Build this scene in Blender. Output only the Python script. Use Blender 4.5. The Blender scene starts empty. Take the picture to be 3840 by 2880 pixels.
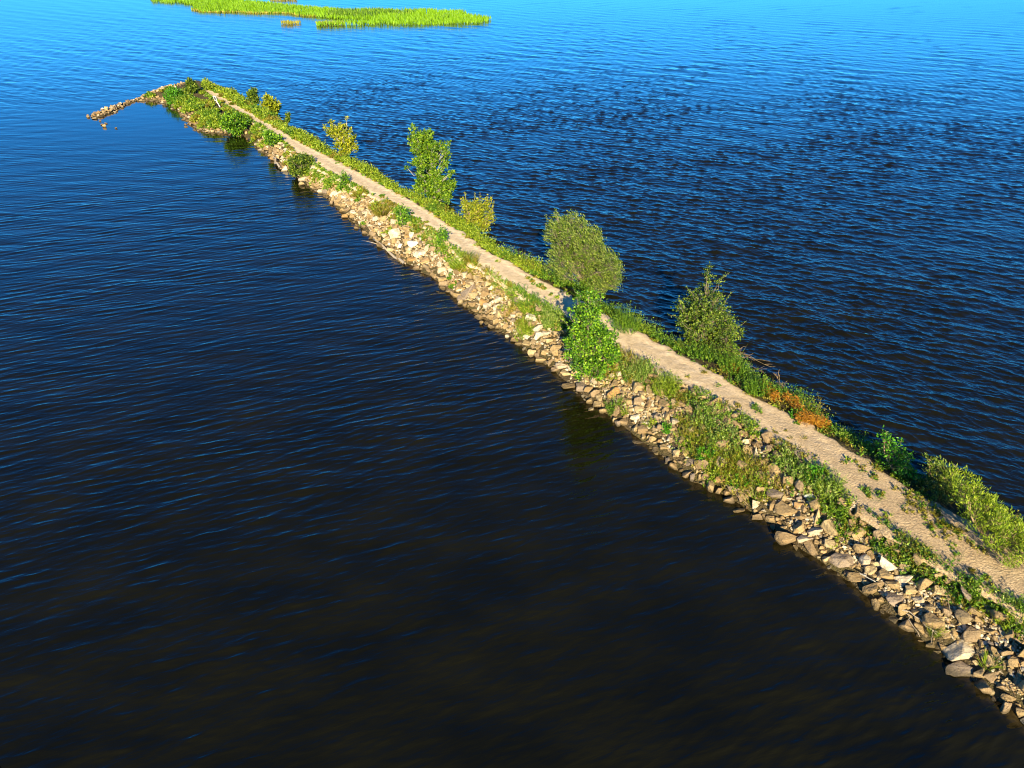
import bpy, bmesh, math
import numpy as np
from mathutils import Vector, Matrix, noise

R = math.radians
rng = np.random.default_rng(7)
sc = bpy.context.scene
col = sc.collection

# ------------------------------------------------------------------ camera
PW, PH = 3840.0, 2880.0
HFOV, YH, CH = R(70), -208.0, 25.0          # field of view, row of the horizon, height above the water
F = PW / 2 / math.tan(HFOV / 2)
PITCH = math.atan((PH / 2 - YH) / F)
cam = bpy.data.cameras.new('camera')
co = bpy.data.objects.new('camera', cam); col.objects.link(co)
co.location = (0, 0, CH); co.rotation_euler = (math.pi / 2 - PITCH, 0, 0)
cam.sensor_width = 36; cam.lens = 18 / math.tan(HFOV / 2)
cam.clip_start = 0.5; cam.clip_end = 30000
sc.camera = co

# ------------------------------------------------------------------ sky, sun, exposure
SUN_EL, SUN_AZ = R(22), R(-1.0)             # shadows fall away from the camera
w = bpy.data.worlds.new('World'); sc.world = w; w.use_nodes = True
nt = w.node_tree; nt.nodes.clear()
sky = nt.nodes.new('ShaderNodeTexSky'); sky.sky_type = 'NISHITA'; sky.sun_disc = False
sky.sun_elevation = SUN_EL; sky.sun_rotation = math.pi + SUN_AZ
sky.air_density = 0.55; sky.dust_density = 0.0; sky.ozone_density = 4.0
hs = nt.nodes.new('ShaderNodeHueSaturation'); hs.inputs['Saturation'].default_value = 1.1
tint = nt.nodes.new('ShaderNodeMix'); tint.data_type = 'RGBA'; tint.blend_type = 'MULTIPLY'; tint.inputs[0].default_value = 1.0; tint.inputs[7].default_value = (0.17, 0.70, 0.90, 1)
bg = nt.nodes.new('ShaderNodeBackground'); bg.inputs[1].default_value = 0.108
wo = nt.nodes.new('ShaderNodeOutputWorld')
nt.links.new(sky.outputs[0], hs.inputs['Color']); nt.links.new(hs.outputs[0], tint.inputs[6]); nt.links.new(tint.outputs[2], bg.inputs[0]); nt.links.new(bg.outputs[0], wo.inputs[0])
sun = bpy.data.lights.new('sun', 'SUN'); sun.energy = 5.0; sun.angle = R(0.5); sun.color = (1.0, 0.86, 0.55)
so = bpy.data.objects.new('sun', sun); col.objects.link(so)
sd = Vector((math.sin(SUN_AZ) * math.cos(SUN_EL), math.cos(SUN_AZ) * math.cos(SUN_EL), -math.sin(SUN_EL)))
so.rotation_euler = sd.to_track_quat('-Z', 'Y').to_euler(); so.location = (0, -40, 60)
sc.view_settings.view_transform = 'Standard'; sc.view_settings.look = 'None'
sc.view_settings.gamma = 1; sc.view_settings.exposure = 1.35
sc.cycles.filter_width = 1.1; sc.cycles.max_bounces = 5; sc.cycles.transparent_max_bounces = 8

# ------------------------------------------------------------------ helpers
def tag(o, label=None, cat=None, group=None, kind=None):
    if label: o['label'] = label
    if cat: o['category'] = cat
    if group: o['group'] = group
    if kind: o['kind'] = kind
    return o
def ray(px, py):
    x = (px - PW / 2) / F; y = -(py - PH / 2) / F
    return np.array([x, math.cos(PITCH) + y * math.sin(PITCH), -math.sin(PITCH) + y * math.cos(PITCH)])
def un(px, py, z=0.0):
    d = ray(px, py); t = (z - CH) / d[2]
    return d[0] * t, d[1] * t
AZ = R(33.2)
US = np.array([-math.sin(AZ), math.cos(AZ)]); UN = np.array([math.cos(AZ), math.sin(AZ)])
def st(x, y): return x * US[0] + y * US[1], x * UN[0] + y * UN[1]
def xy(s, t): return s * US[0] + t * UN[0], s * US[1] + t * UN[1]
def mesh_quads(name, V, Q, mat=None, smooth=False):
    V = np.asarray(V, dtype=np.float32); Q = np.asarray(Q, dtype=np.int32)
    me = bpy.data.meshes.new(name)
    me.vertices.add(len(V)); me.vertices.foreach_set('co', V.ravel())
    k = Q.shape[1]
    me.loops.add(Q.size); me.loops.foreach_set('vertex_index', Q.ravel())
    me.polygons.add(len(Q)); me.polygons.foreach_set('loop_start', np.arange(0, Q.size, k, dtype=np.int32))
    me.polygons.foreach_set('use_smooth', np.full(len(Q), smooth))
    me.update(calc_edges=True)
    if mat: me.materials.append(mat)
    return me
def link(name, me, parent=None, loc=None):
    o = bpy.data.objects.new(name, me); col.objects.link(o)
    if parent: o.parent = parent
    if loc is not None: o.location = loc
    return o
def unit(v): return v / np.maximum(np.linalg.norm(v, axis=-1, keepdims=True), 1e-9)
def leaves(P, D, L, Wd, fold=0.15):
    """one rhombic leaf per base point P, pointing along D"""
    n = len(P); D = unit(D)
    r = rng.normal(size=(n, 3)); S = unit(np.cross(D, r)); N = np.cross(D, S)
    L = np.broadcast_to(np.asarray(L, float), (n,))[:, None]; Wd = np.broadcast_to(np.asarray(Wd, float), (n,))[:, None]
    m = P + D * L * 0.45 - N * Wd * fold
    V = np.stack([P, m + S * Wd / 2, P + D * L, m - S * Wd / 2], 1).reshape(-1, 3)
    return V, np.arange(4 * n).reshape(-1, 4)
def join(parts):
    V = []; Q = []; o = 0
    for v, q in parts:
        if len(v) == 0: continue
        V.append(v); Q.append(q + o); o += len(v)
    return np.concatenate(V), np.concatenate(Q)
def tube(pts, radii, n=6):
    pts = np.asarray(pts, float); k = len(pts)
    V = []
    for i in range(k):
        d = pts[min(i + 1, k - 1)] - pts[max(i - 1, 0)]; d = d / (np.linalg.norm(d) + 1e-9)
        a = np.cross(d, [0.31, 0.2, 0.93]); a /= np.linalg.norm(a) + 1e-9; b = np.cross(d, a)
        for j in range(n):
            th = 2 * math.pi * j / n
            V.append(pts[i] + (a * math.cos(th) + b * math.sin(th)) * radii[i])
    Q = []
    for i in range(k - 1):
        for j in range(n):
            Q.append((i * n + j, i * n + (j + 1) % n, (i + 1) * n + (j + 1) % n, (i + 1) * n + j))
    V.append(pts[-1]); c = len(V) - 1
    for j in range(0, n, 2):
        Q.append(((k - 1) * n + j, (k - 1) * n + (j + 1) % n, (k - 1) * n + (j + 2) % n, c))
    return np.array(V), np.array(Q)
def wob(a, b, amp, k=4):
    a = np.asarray(a, float); b = np.asarray(b, float)
    T = np.linspace(0, 1, k + 1)[:, None]
    P = a + (b - a) * T
    P[1:-1] += rng.normal(size=(k - 1, 3)) * amp
    return P
def vnoise(x, y, sc_, seed=0.0):
    return np.array([noise.noise(Vector((a * sc_, b * sc_, seed))) for a, b in zip(np.ravel(x), np.ravel(y))]).reshape(np.shape(x))

# ------------------------------------------------------------------ materials
class NT:
    def __init__(s, name):
        s.m = bpy.data.materials.new(name); s.m.use_nodes = True
        s.t = s.m.node_tree; s.b = s.t.nodes['Principled BSDF']; s.out = s.t.nodes['Material Output']
    def n(s, ty, **kw):
        x = s.t.nodes.new(ty)
        for k, v in kw.items(): setattr(x, k, v)
        return x
    def l(s, a, b): s.t.links.new(a, b)
    def val(s, sock, v):
        if hasattr(v, 'is_output') or isinstance(v, bpy.types.NodeSocket): s.l(v, sock)
        else: sock.default_value = v
    def pos(s): return s.n('ShaderNodeNewGeometry').outputs['Position']
    def math(s, op, a, b=0.0, c=None):
        x = s.n('ShaderNodeMath', operation=op); s.val(x.inputs[0], a); s.val(x.inputs[1], b)
        if c is not None: s.val(x.inputs[2], c)
        return x.outputs[0]
    def noise(s, vec, scale, detail=3, rough=0.5, dist=0.0, ty='FBM', out=0):
        x = s.n('ShaderNodeTexNoise', noise_type=ty); s.l(vec, x.inputs['Vector'])
        x.inputs['Scale'].default_value = scale; x.inputs['Detail'].default_value = detail
        x.inputs['Roughness'].default_value = rough; x.inputs['Distortion'].default_value = dist
        return x.outputs[out]
    def map(s, vec, scale=(1, 1, 1), rot=(0, 0, 0), loc=(0, 0, 0)):
        x = s.n('ShaderNodeMapping'); s.l(vec, x.inputs['Vector'])
        x.inputs['Scale'].default_value = scale; x.inputs['Rotation'].default_value = rot; x.inputs['Location'].default_value = loc
        return x.outputs[0]
    def ramp(s, fac, stops):
        x = s.n('ShaderNodeValToRGB'); s.l(fac, x.inputs[0]); e = x.color_ramp.elements
        while len(e) < len(stops): e.new(0.5)
        for i, (p, c) in enumerate(stops): e[i].position = p; e[i].color = (*c, 1)
        return x.outputs[0]
    def mix(s, fac, a, b, bt='MIX'):
        x = s.n('ShaderNodeMix', data_type='RGBA', blend_type=bt)
        s.val(x.inputs[0], fac); s.val(x.inputs[6], a); s.val(x.inputs[7], b)
        return x.outputs[2]
    def rnd(s): return s.n('ShaderNodeNewGeometry').outputs['Random Per Island']
    def bump(s, h, dist, strength=1.0, nrm=None):
        x = s.n('ShaderNodeBump'); s.l(h, x.inputs['Height']); x.inputs['Distance'].default_value = dist
        s.val(x.inputs['Strength'], strength)
        if nrm: s.l(nrm, x.inputs['Normal'])
        return x.outputs[0]
def C(*c): return (c[0], c[1], c[2], 1)

def foliage(name, c1, c2, c3=None, trans=0.35, rough=0.5):
    k = NT(name); c3 = c3 or c2
    f = k.math('FRACT', k.math('ADD', k.rnd(), k.n('ShaderNodeObjectInfo').outputs['Random']))
    a = k.ramp(k.rnd(), [(0.0, tuple(v * 0.6 for v in c1)), (0.28, c1), (0.62, c2), (1.0, c3)])  # darkest random leaf tones stand in for shade within the foliage
    pn = k.noise(k.pos(), 0.9, 2)
    a = k.mix(k.math('MULTIPLY', pn, 0.7), a, C(*c1))
    k.l(a, k.b.inputs['Base Color']); k.b.inputs['Roughness'].default_value = rough
    k.b.inputs['Specular IOR Level'].default_value = 0.35
    tr = k.n('ShaderNodeBsdfTranslucent'); k.l(a, tr.inputs[0])
    mx = k.n('ShaderNodeMixShader'); mx.inputs[0].default_value = trans
    k.l(k.b.outputs[0], mx.inputs[1]); k.l(tr.outputs[0], mx.inputs[2]); k.l(mx.outputs[0], k.out.inputs[0])
    return k.m
M = {}
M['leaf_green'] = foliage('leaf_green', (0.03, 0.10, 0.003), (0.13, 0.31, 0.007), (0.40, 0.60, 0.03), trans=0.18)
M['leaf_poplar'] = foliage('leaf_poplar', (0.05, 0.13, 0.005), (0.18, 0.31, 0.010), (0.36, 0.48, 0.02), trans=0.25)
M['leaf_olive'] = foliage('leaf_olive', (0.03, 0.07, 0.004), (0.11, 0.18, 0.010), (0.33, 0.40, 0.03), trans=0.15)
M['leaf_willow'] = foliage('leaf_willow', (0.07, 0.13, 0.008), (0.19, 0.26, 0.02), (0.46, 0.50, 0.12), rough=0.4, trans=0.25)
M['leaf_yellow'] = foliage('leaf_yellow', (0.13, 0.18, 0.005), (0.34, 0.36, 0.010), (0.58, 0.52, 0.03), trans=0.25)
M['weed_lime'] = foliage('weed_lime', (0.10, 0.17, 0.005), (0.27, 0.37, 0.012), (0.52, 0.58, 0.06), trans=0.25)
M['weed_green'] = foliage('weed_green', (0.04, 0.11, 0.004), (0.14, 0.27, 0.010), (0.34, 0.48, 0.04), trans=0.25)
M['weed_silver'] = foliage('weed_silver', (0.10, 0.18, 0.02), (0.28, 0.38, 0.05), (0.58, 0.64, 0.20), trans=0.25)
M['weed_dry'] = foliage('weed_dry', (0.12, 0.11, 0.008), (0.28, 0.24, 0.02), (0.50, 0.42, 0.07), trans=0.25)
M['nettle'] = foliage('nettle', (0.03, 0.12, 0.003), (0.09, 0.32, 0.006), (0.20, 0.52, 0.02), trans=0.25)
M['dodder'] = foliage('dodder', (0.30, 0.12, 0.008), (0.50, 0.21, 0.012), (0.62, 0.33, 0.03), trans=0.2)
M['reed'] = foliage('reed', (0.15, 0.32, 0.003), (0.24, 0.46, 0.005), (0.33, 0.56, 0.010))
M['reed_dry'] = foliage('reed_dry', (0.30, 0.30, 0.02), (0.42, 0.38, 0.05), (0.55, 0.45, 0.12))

def bark(name, c1, c2):
    k = NT(name); k.l(k.ramp(k.noise(k.map(k.pos(), (1, 1, 0.25)), 22, 4), [(0.3, c1), (0.7, c2)]), k.b.inputs['Base Color'])
    k.b.inputs['Roughness'].default_value = 0.85
    k.l(k.bump(k.noise(k.map(k.pos(), (1, 1, 0.2)), 40, 4), 0.02), k.b.inputs['Normal']); return k.m
M['bark'] = bark('bark', (0.10, 0.075, 0.05), (0.24, 0.19, 0.14))
M['bark_pale'] = bark('bark_pale', (0.30, 0.27, 0.22), (0.52, 0.48, 0.40))
M['driftwood'] = bark('driftwood', (0.26, 0.20, 0.14), (0.50, 0.41, 0.31))
M['twig'] = bark('twig', (0.22, 0.14, 0.07), (0.42, 0.30, 0.17))

def rock_mat(name, stops):
    k = NT(name); p = k.pos()
    oi = k.n('ShaderNodeObjectInfo')
    f = k.math('FRACT', k.math('ADD', k.rnd(), oi.outputs['Random']))
    a = k.ramp(f, stops)
    n1 = k.noise(p, 5.0, 5, 0.65); n2 = k.noise(p, 26.0, 4, 0.6)
    a = k.mix(k.math('MULTIPLY', k.ramp(n1, [(0.38, (0, 0, 0)), (0.72, (1, 1, 1))]), 0.75), a, C(0.13, 0.085, 0.04))
    a = k.mix(k.math('MULTIPLY', k.ramp(n2, [(0.45, (0, 0, 0)), (0.62, (1, 1, 1))]), 0.25), a, C(0.58, 0.46, 0.28))
    z = k.n('ShaderNodeSeparateXYZ'); k.l(p, z.inputs[0])
    wet = k.math('ADD', z.outputs[2], k.math('MULTIPLY', n1, 0.10))
    wetf = k.ramp(wet, [(0.13, (1, 1, 1)), (0.27, (0, 0, 0))])
    a = k.mix(wetf, a, k.mix(0.75, a, C(0.035, 0.028, 0.012)))
    k.l(a, k.b.inputs['Base Color']); k.b.inputs['Roughness'].default_value = 0.82
    k.b.inputs['Specular IOR Level'].default_value = 0.3
    h = k.math('ADD', k.math('MULTIPLY', k.noise(p, 7, 6, 0.62), 1.0), k.math('MULTIPLY', n2, 0.25))
    k.l(k.bump(h, 0.09), k.b.inputs['Normal']); return k.m
TAN = (0.37, 0.25, 0.11); PALE = (0.53, 0.40, 0.21); BR = (0.23, 0.145, 0.062); GR = (0.17, 0.125, 0.075); OR = (0.42, 0.22, 0.06)
M['rock_tan'] = rock_mat('rock_tan', [(0, BR), (0.25, TAN), (0.5, PALE), (0.75, TAN), (0.9, GR), (1.0, OR)])
M['rock_pale'] = rock_mat('rock_pale', [(0, (0.50, 0.40, 0.28)), (0.5, (0.62, 0.52, 0.38)), (1, (0.68, 0.60, 0.46))])
M['rock_brown'] = rock_mat('rock_brown', [(0, (0.26, 0.18, 0.11)), (0.5, BR), (1, TAN)])
M['rock_dark'] = rock_mat('rock_dark', [(0, (0.16, 0.12, 0.10)), (0.5, (0.21, 0.16, 0.13)), (1, (0.27, 0.20, 0.15))])
M['rock_orange'] = rock_mat('rock_orange', [(0, (0.44, 0.24, 0.09)), (1, (0.50, 0.31, 0.14))])
M['rock_white'] = rock_mat('rock_white', [(0, (0.80, 0.76, 0.68)), (1, (0.85, 0.82, 0.76))])

def ground_mat(name, a1, a2, a3, veg, bumpd=0.05, gravel=False):
    k = NT(name); p = k.pos()
    big = k.noise(p, 0.35, 4, 0.6); mid = k.noise(p, 2.2, 5, 0.65); fine = k.noise(p, 16, 5, 0.7)
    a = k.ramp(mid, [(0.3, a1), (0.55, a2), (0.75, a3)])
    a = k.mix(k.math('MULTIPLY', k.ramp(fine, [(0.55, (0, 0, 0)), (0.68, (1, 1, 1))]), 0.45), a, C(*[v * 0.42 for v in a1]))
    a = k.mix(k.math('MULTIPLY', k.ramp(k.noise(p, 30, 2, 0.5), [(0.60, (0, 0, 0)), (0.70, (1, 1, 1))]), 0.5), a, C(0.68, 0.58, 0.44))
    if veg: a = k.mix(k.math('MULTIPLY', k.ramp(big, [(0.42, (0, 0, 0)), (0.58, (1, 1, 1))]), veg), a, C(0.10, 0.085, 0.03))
    if gravel:                          # wheel tracks are compacted and paler, the crown between them darker
        tk = k.n('ShaderNodeAttribute'); tk.attribute_name = 'track'
        a = k.mix(k.math('MULTIPLY', tk.outputs['Fac'], k.math('ADD', 0.35, mid)), k.mix(0.35, a, C(0.27, 0.19, 0.09)), a)
    if gravel:                          # the near stretch is strewn with brown gravel and dead grass
        sp = k.n('ShaderNodeSeparateXYZ'); k.l(p, sp.inputs[0])
        mr = k.n('ShaderNodeMapRange'); k.l(sp.outputs[1], mr.inputs[0]); mr.inputs[1].default_value = 52; mr.inputs[2].default_value = 26; mr.inputs[3].default_value = 0.0; mr.inputs[4].default_value = 1.0
        a = k.mix(k.math('MULTIPLY', mr.outputs[0], k.math('ADD', 0.45, k.math('MULTIPLY', k.noise(p, 1.1, 4, 0.6), 0.5))), a, k.ramp(k.noise(p, 9, 5, 0.75), [(0.36, (0.10, 0.06, 0.028)), (0.48, (0.34, 0.225, 0.12)), (0.62, (0.56, 0.40, 0.23))]))
    k.l(a, k.b.inputs['Base Color']); k.b.inputs['Roughness'].default_value = 0.95; k.b.inputs['Specular IOR Level'].default_value = 0.15
    vo = k.n('ShaderNodeTexVoronoi'); k.l(p, vo.inputs['Vector']); vo.inputs['Scale'].default_value = 11
    h = k.math('ADD', k.math('MULTIPLY', fine, 1.0), k.math('MULTIPLY', vo.outputs['Distance'], -0.7))
    h = k.math('ADD', h, k.math('MULTIPLY', mid, 2.0))
    k.l(k.bump(h, bumpd), k.b.inputs['Normal']); return k.m
M['soil'] = ground_mat('soil', (0.05, 0.034, 0.016), (0.10, 0.07, 0.034), (0.20, 0.145, 0.075), 0.7, 0.10)  # soil kept extra dark, painting in the shade of crevices between rocks
M['sand'] = ground_mat('sand', (0.60, 0.44, 0.27), (0.82, 0.63, 0.41), (0.92, 0.76, 0.54), 0.0, 0.03, True)

# water: dark peaty body under a clear mirror surface; long crests in the lee, crossed chop to windward
def water_mat():
    k = NT('water'); p = k.pos()
    k.b.inputs['Base Color'].default_value = C(0.0075, 0.0062, 0.0022)
    body = k.ramp(k.noise(k.map(p, (1, 1.6, 1)), 0.22, 3), [(0.35, (0.0042, 0.0040, 0.0010)), (0.7, (0.0078, 0.0070, 0.0015))])
    sh = k.n('ShaderNodeAttribute'); sh.attribute_name = 'shore'
    k.l(k.mix(k.math('MULTIPLY', sh.outputs['Fac'], k.math('MULTIPLY', k.noise(p, 0.9, 3, .6), 1.1)), body, k.ramp(k.noise(p, 3.0, 4, .6), [(0.4, (0.022, 0.015, 0.005)), (0.62, (0.085, 0.058, 0.024))])), k.b.inputs['Base Color'])
    k.b.inputs['Roughness'].default_value = 0.04; k.b.inputs['IOR'].default_value = 1.333
    def waves(rot, stretch, scale, detail, rough, dist, off=0.0):
        m2 = k.map(k.map(p, (1, 1, 1), (0, 0, rot), (off, off * 0.7, 0)), (stretch, 1.0, 1.0))
        return k.noise(m2, scale, detail, rough, dist)
    a = waves(R(-22), 0.28, 3.2, 3, 0.55, 0.4)
    b = waves(R(25), 0.38, 2.6, 3, 0.6, 0.6, 5)
    d = k.n('ShaderNodeVectorMath', operation='DOT_PRODUCT'); k.l(p, d.inputs[0]); d.inputs[1].default_value = (UN[0], UN[1], 0)
    side = k.n('ShaderNodeMapRange'); k.l(d.outputs['Value'], side.inputs[0]); side.inputs[1].default_value = 26; side.inputs[2].default_value = 34
    sep = k.n('ShaderNodeSeparateXYZ'); k.l(p, sep.inputs[0])
    mh = k.n('ShaderNodeMix', data_type='FLOAT'); k.l(side.outputs[0], mh.inputs[0]); k.l(k.math('MULTIPLY', a, 0.5), mh.inputs[2]); k.l(b, mh.inputs[3])
    df = k.n('ShaderNodeMapRange'); k.l(sep.outputs[1], df.inputs[0]); df.inputs[1].default_value = 30; df.inputs[2].default_value = 130
    df.inputs[3].default_value = 1.0; df.inputs[4].default_value = 0.0
    rg = k.n('ShaderNodeMapRange'); k.l(sep.outputs[1], rg.inputs[0]); rg.inputs[1].default_value = 40; rg.inputs[2].default_value = 300
    rg.inputs[3].default_value = 0.05; rg.inputs[4].default_value = 0.16; k.l(rg.outputs[0], k.b.inputs['Roughness'])
    k.l(k.bump(mh.outputs[0], 0.06, df.outputs[0]), k.b.inputs['Normal'])
    return k.m
M['water'] = water_mat()
k = NT('white_paint'); k.b.inputs['Base Color'].default_value = C(0.8, 0.8, 0.78); k.b.inputs['Roughness'].default_value = 0.5; M['white_paint'] = k.m
k = NT('dark_panel'); k.l(k.ramp(k.noise(k.pos(), 6, 3), [(0.35, (0.02, 0.02, 0.025)), (0.65, (0.07, 0.07, 0.08))]), k.b.inputs['Base Color']); M['dark_panel'] = k.m

# ------------------------------------------------------------------ land outline (photo pixels -> water plane)
S = 3840 / 2212
def z_of_row(py):                      # crest of the jetty lies lower towards its tip
    return float(np.interp(py, [330, 620], [1.25, 1.8]))
WLp = [(2330, 1665), (2212, 1556), (2150, 1508), (2095, 1460), (2060, 1424), (2000, 1385), (1930, 1335), (1860, 1275), (1790, 1222), (1745, 1195), (1690, 1160), (1660, 1128), (1620, 1105), (1560, 1065),
       (1490, 1033), (1430, 985), (1340, 915), (1260, 856), (1215, 812), (1150, 765), (1080, 712), (1000, 658), (950, 610), (900, 578), (860, 562),
       (810, 520), (770, 480), (735, 455), (700, 420), (650, 387), (600, 353), (575, 333), (545, 305), (525, 292), (480, 286), (445, 284), (425, 275), (405, 255), (385, 236), (360, 222), (335, 217), (312, 217),
       (300, 217), (285, 221), (262, 231), (242, 243), (222, 252), (200, 254), (198, 250), (215, 244), (240, 234), (270, 224), (300, 214), (315, 209), (335, 201), (365, 190), (385, 187), (415, 184), (440, 181)]
WL = [un(x * S, y * S) for x, y in WLp]
RWp = [(2500, 1360), (2212, 1185), (2100, 1122), (2000, 1075), (1900, 1010), (1800, 948), (1700, 890), (1600, 842), (1540, 800), (1450, 755), (1390, 720), (1340, 697), (1280, 665), (1220, 628), (1150, 595), (1100, 565),
       (1040, 535), (1000, 502), (960, 480), (930, 457), (880, 427), (820, 395), (770, 366), (720, 340), (680, 320), (640, 300), (600, 276), (570, 258), (540, 240), (510, 222), (470, 200), (440, 188)]
LPp = [(2500, 1460), (2212, 1310), (2120, 1262), (2030, 1212), (1950, 1155), (1880, 1108), (1820, 1052), (1760, 995), (1680, 942), (1600, 892), (1540, 858), (1470, 820), (1380, 775), (1330, 747), (1280, 722), (1230, 692), (1150, 645), (1100, 615),
       (1060, 588), (1000, 553), (970, 522), (930, 492), (900, 472), (870, 450), (810, 422), (770, 402), (730, 380), (690, 360), (650, 335), (620, 312), (585, 285), (540, 256), (500, 235), (450, 206)]
def curve(pts):
    a = []
    for x, y in pts:
        X, Y = un(x * S, y * S, z_of_row(y * S)); a.append(st(X, Y))
    a.sort(); return np.array(a)
cR, cL = curve(RWp), curve(LPp)
S0, S1 = -14.0, float(cR[-1, 0])
tR = lambda s: np.interp(s, cR[:, 0], cR[:, 1])
tL = lambda s: np.interp(s, cL[:, 0], cL[:, 1])
poly = list(WL)
for s in np.linspace(S1 + 1.5, S0, 60):
    poly.append(xy(s, float(tR(s)) + (3.3 if s < 30 else 2.6) + 0.5 * math.sin(s * 0.31) + 0.35 * math.sin(s * 0.9 + 1)))
poly = np.array(poly)
def sdist(X, Y):
    X = np.asarray(X, float); Y = np.asarray(Y, float)
    d = np.full(X.shape, 1e9); ins = np.zeros(X.shape, bool)
    n = len(poly)
    for i in range(n):
        ax, ay = poly[i]; bx, by = poly[(i + 1) % n]
        ex, ey = bx - ax, by - ay; L2 = ex * ex + ey * ey + 1e-9
        t = np.clip(((X - ax) * ex + (Y - ay) * ey) / L2, 0, 1)
        d = np.minimum(d, np.hypot(X - ax - ex * t, Y - ay - ey * t))
        c = ((ay > Y) != (by > Y)) & (X < (bx - ax) * (Y - ay) / (by - ay + 1e-12) + ax)
        ins ^= c
    return np.where(ins, d, -d)
def crest(s): return np.interp(s, [70, 135], [1.8, 1.25])
GS, GT = np.arange(S0, S1 + 14, 0.4), np.arange(-6.0, 46.0, 0.4)
gs, gt = np.meshgrid(GS, GT, indexing='ij')
gx, gy = xy(gs, gt)
dd = sdist(gx, gy)
cr = crest(gs)
spit = np.clip((24.5 - gt) / 4.0, 0, 1) * (gs > 100)
cr = cr * (1 - spit) + 0.45 * spit
right = gt > tR(gs)
slope = np.where(right, 0.85, 0.52)
gz = np.where(dd > 0, cr * (1 - np.exp(-np.clip(dd, 0, None) * slope * 1.55 / cr)), dd * 0.6)
gz = np.maximum(gz, -1.8)
nz = vnoise(gx, gy, 0.8, 1.0) * 0.10 + vnoise(gx, gy, 2.3, 4.0) * 0.04
onpath = (gt > tL(gs) + 0.1) & (gt < tR(gs) - 0.1) & (gs < S1)
pathz = crest(gs)
gz = np.where((gt > tL(gs) - 0.4) & (gt < tR(gs) + 0.3) & (gs < S1), np.maximum(gz, pathz - 0.12), gz) 
gz = gz + nz * np.where(onpath, 0.25, 1.0)
gz = np.where(onpath, np.minimum(gz, pathz - 0.05), gz)
def height(X, Y):
    s, t = st(np.asarray(X, float), np.asarray(Y, float))
    i = np.clip((s - GS[0]) / 0.4, 0, len(GS) - 1.001); j = np.clip((t - GT[0]) / 0.4, 0, len(GT) - 1.001)
    a = i.astype(int); b = j.astype(int); u = i - a; v = j - b
    return gz[a, b] * (1 - u) * (1 - v) + gz[a + 1, b] * u * (1 - v) + gz[a, b + 1] * (1 - u) * v + gz[a + 1, b + 1] * u * v
def hit(px, py):                       # where the sight line meets land or water
    d = ray(px, py); t0 = CH / -d[2]
    for t in np.linspace(t0 * 0.86, t0, 260):
        x, y, z = d[0] * t, d[1] * t, CH + d[2] * t
        h = max(float(height(x, y)), 0.0)
        if z <= h: return x, y, h
    return d[0] * t0, d[1] * t0, 0.0
def ppm(x, y, z): return F / math.hypot(math.hypot(x, y), CH - z) if False else F / (y * math.cos(PITCH) + (CH - z) * math.sin(PITCH))

def grid_quads(a, b):
    i, j = np.meshgrid(np.arange(a - 1), np.arange(b - 1), indexing='ij')
    q = np.stack([i * b + j, (i + 1) * b + j, (i + 1) * b + j + 1, i * b + j + 1], -1).reshape(-1, 4)
    return q
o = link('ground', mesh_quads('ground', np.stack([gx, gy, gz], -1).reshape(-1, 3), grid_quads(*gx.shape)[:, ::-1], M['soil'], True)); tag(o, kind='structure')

# path sheet with wandering, ragged edges and two shallow wheel ruts
ps = np.arange(S0 + 1, S1 - 0.3, 0.2); pu = np.linspace(0, 1, 25)
PSs, PU = np.meshgrid(ps, pu, indexing='ij')
rag = np.array([noise.noise(Vector((s * 0.9, 3, 0))) * 0.35 + noise.noise(Vector((s * 3.1, 9, 0))) * 0.18 for s in ps])
rag2 = np.array([noise.noise(Vector((s * 0.8, 13, 0))) * 0.35 + noise.noise(Vector((s * 3.3, 19, 0))) * 0.18 for s in ps])
pl = tL(ps) + rag - 0.5; pr = tR(ps) + rag2 + 0.1
PT = pl[:, None] + (pr - pl)[:, None] * PU
px_, py_ = xy(PSs, PT)
edge = np.minimum(PU, 1 - PU)
rut = 0.035 * (np.exp(-((PU - 0.26) / 0.09) ** 2) + np.exp(-((PU - 0.74) / 0.09) ** 2))
pz = crest(PSs) - rut + vnoise(px_, py_, 1.1, 8) * 0.02 + vnoise(px_, py_, 4, 2) * 0.012 - 0.16 * np.exp(-edge / 0.018)
o = link('path', mesh_quads('path', np.stack([px_, py_, pz], -1).reshape(-1, 3), grid_quads(*px_.shape)[:, ::-1], M['sand'], True)); tag(o, kind='structure')
at = o.data.attributes.new('track', 'FLOAT', 'POINT'); tn = vnoise(px_, py_, 0.35, 3) * 0.5
at.data.foreach_set('value', np.clip(np.exp(-((PU - 0.27) / 0.13) ** 2) + np.exp(-((PU - 0.73) / 0.13) ** 2) + 0.25 + tn, 0, 1).astype(np.float32).ravel())

# water

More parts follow.
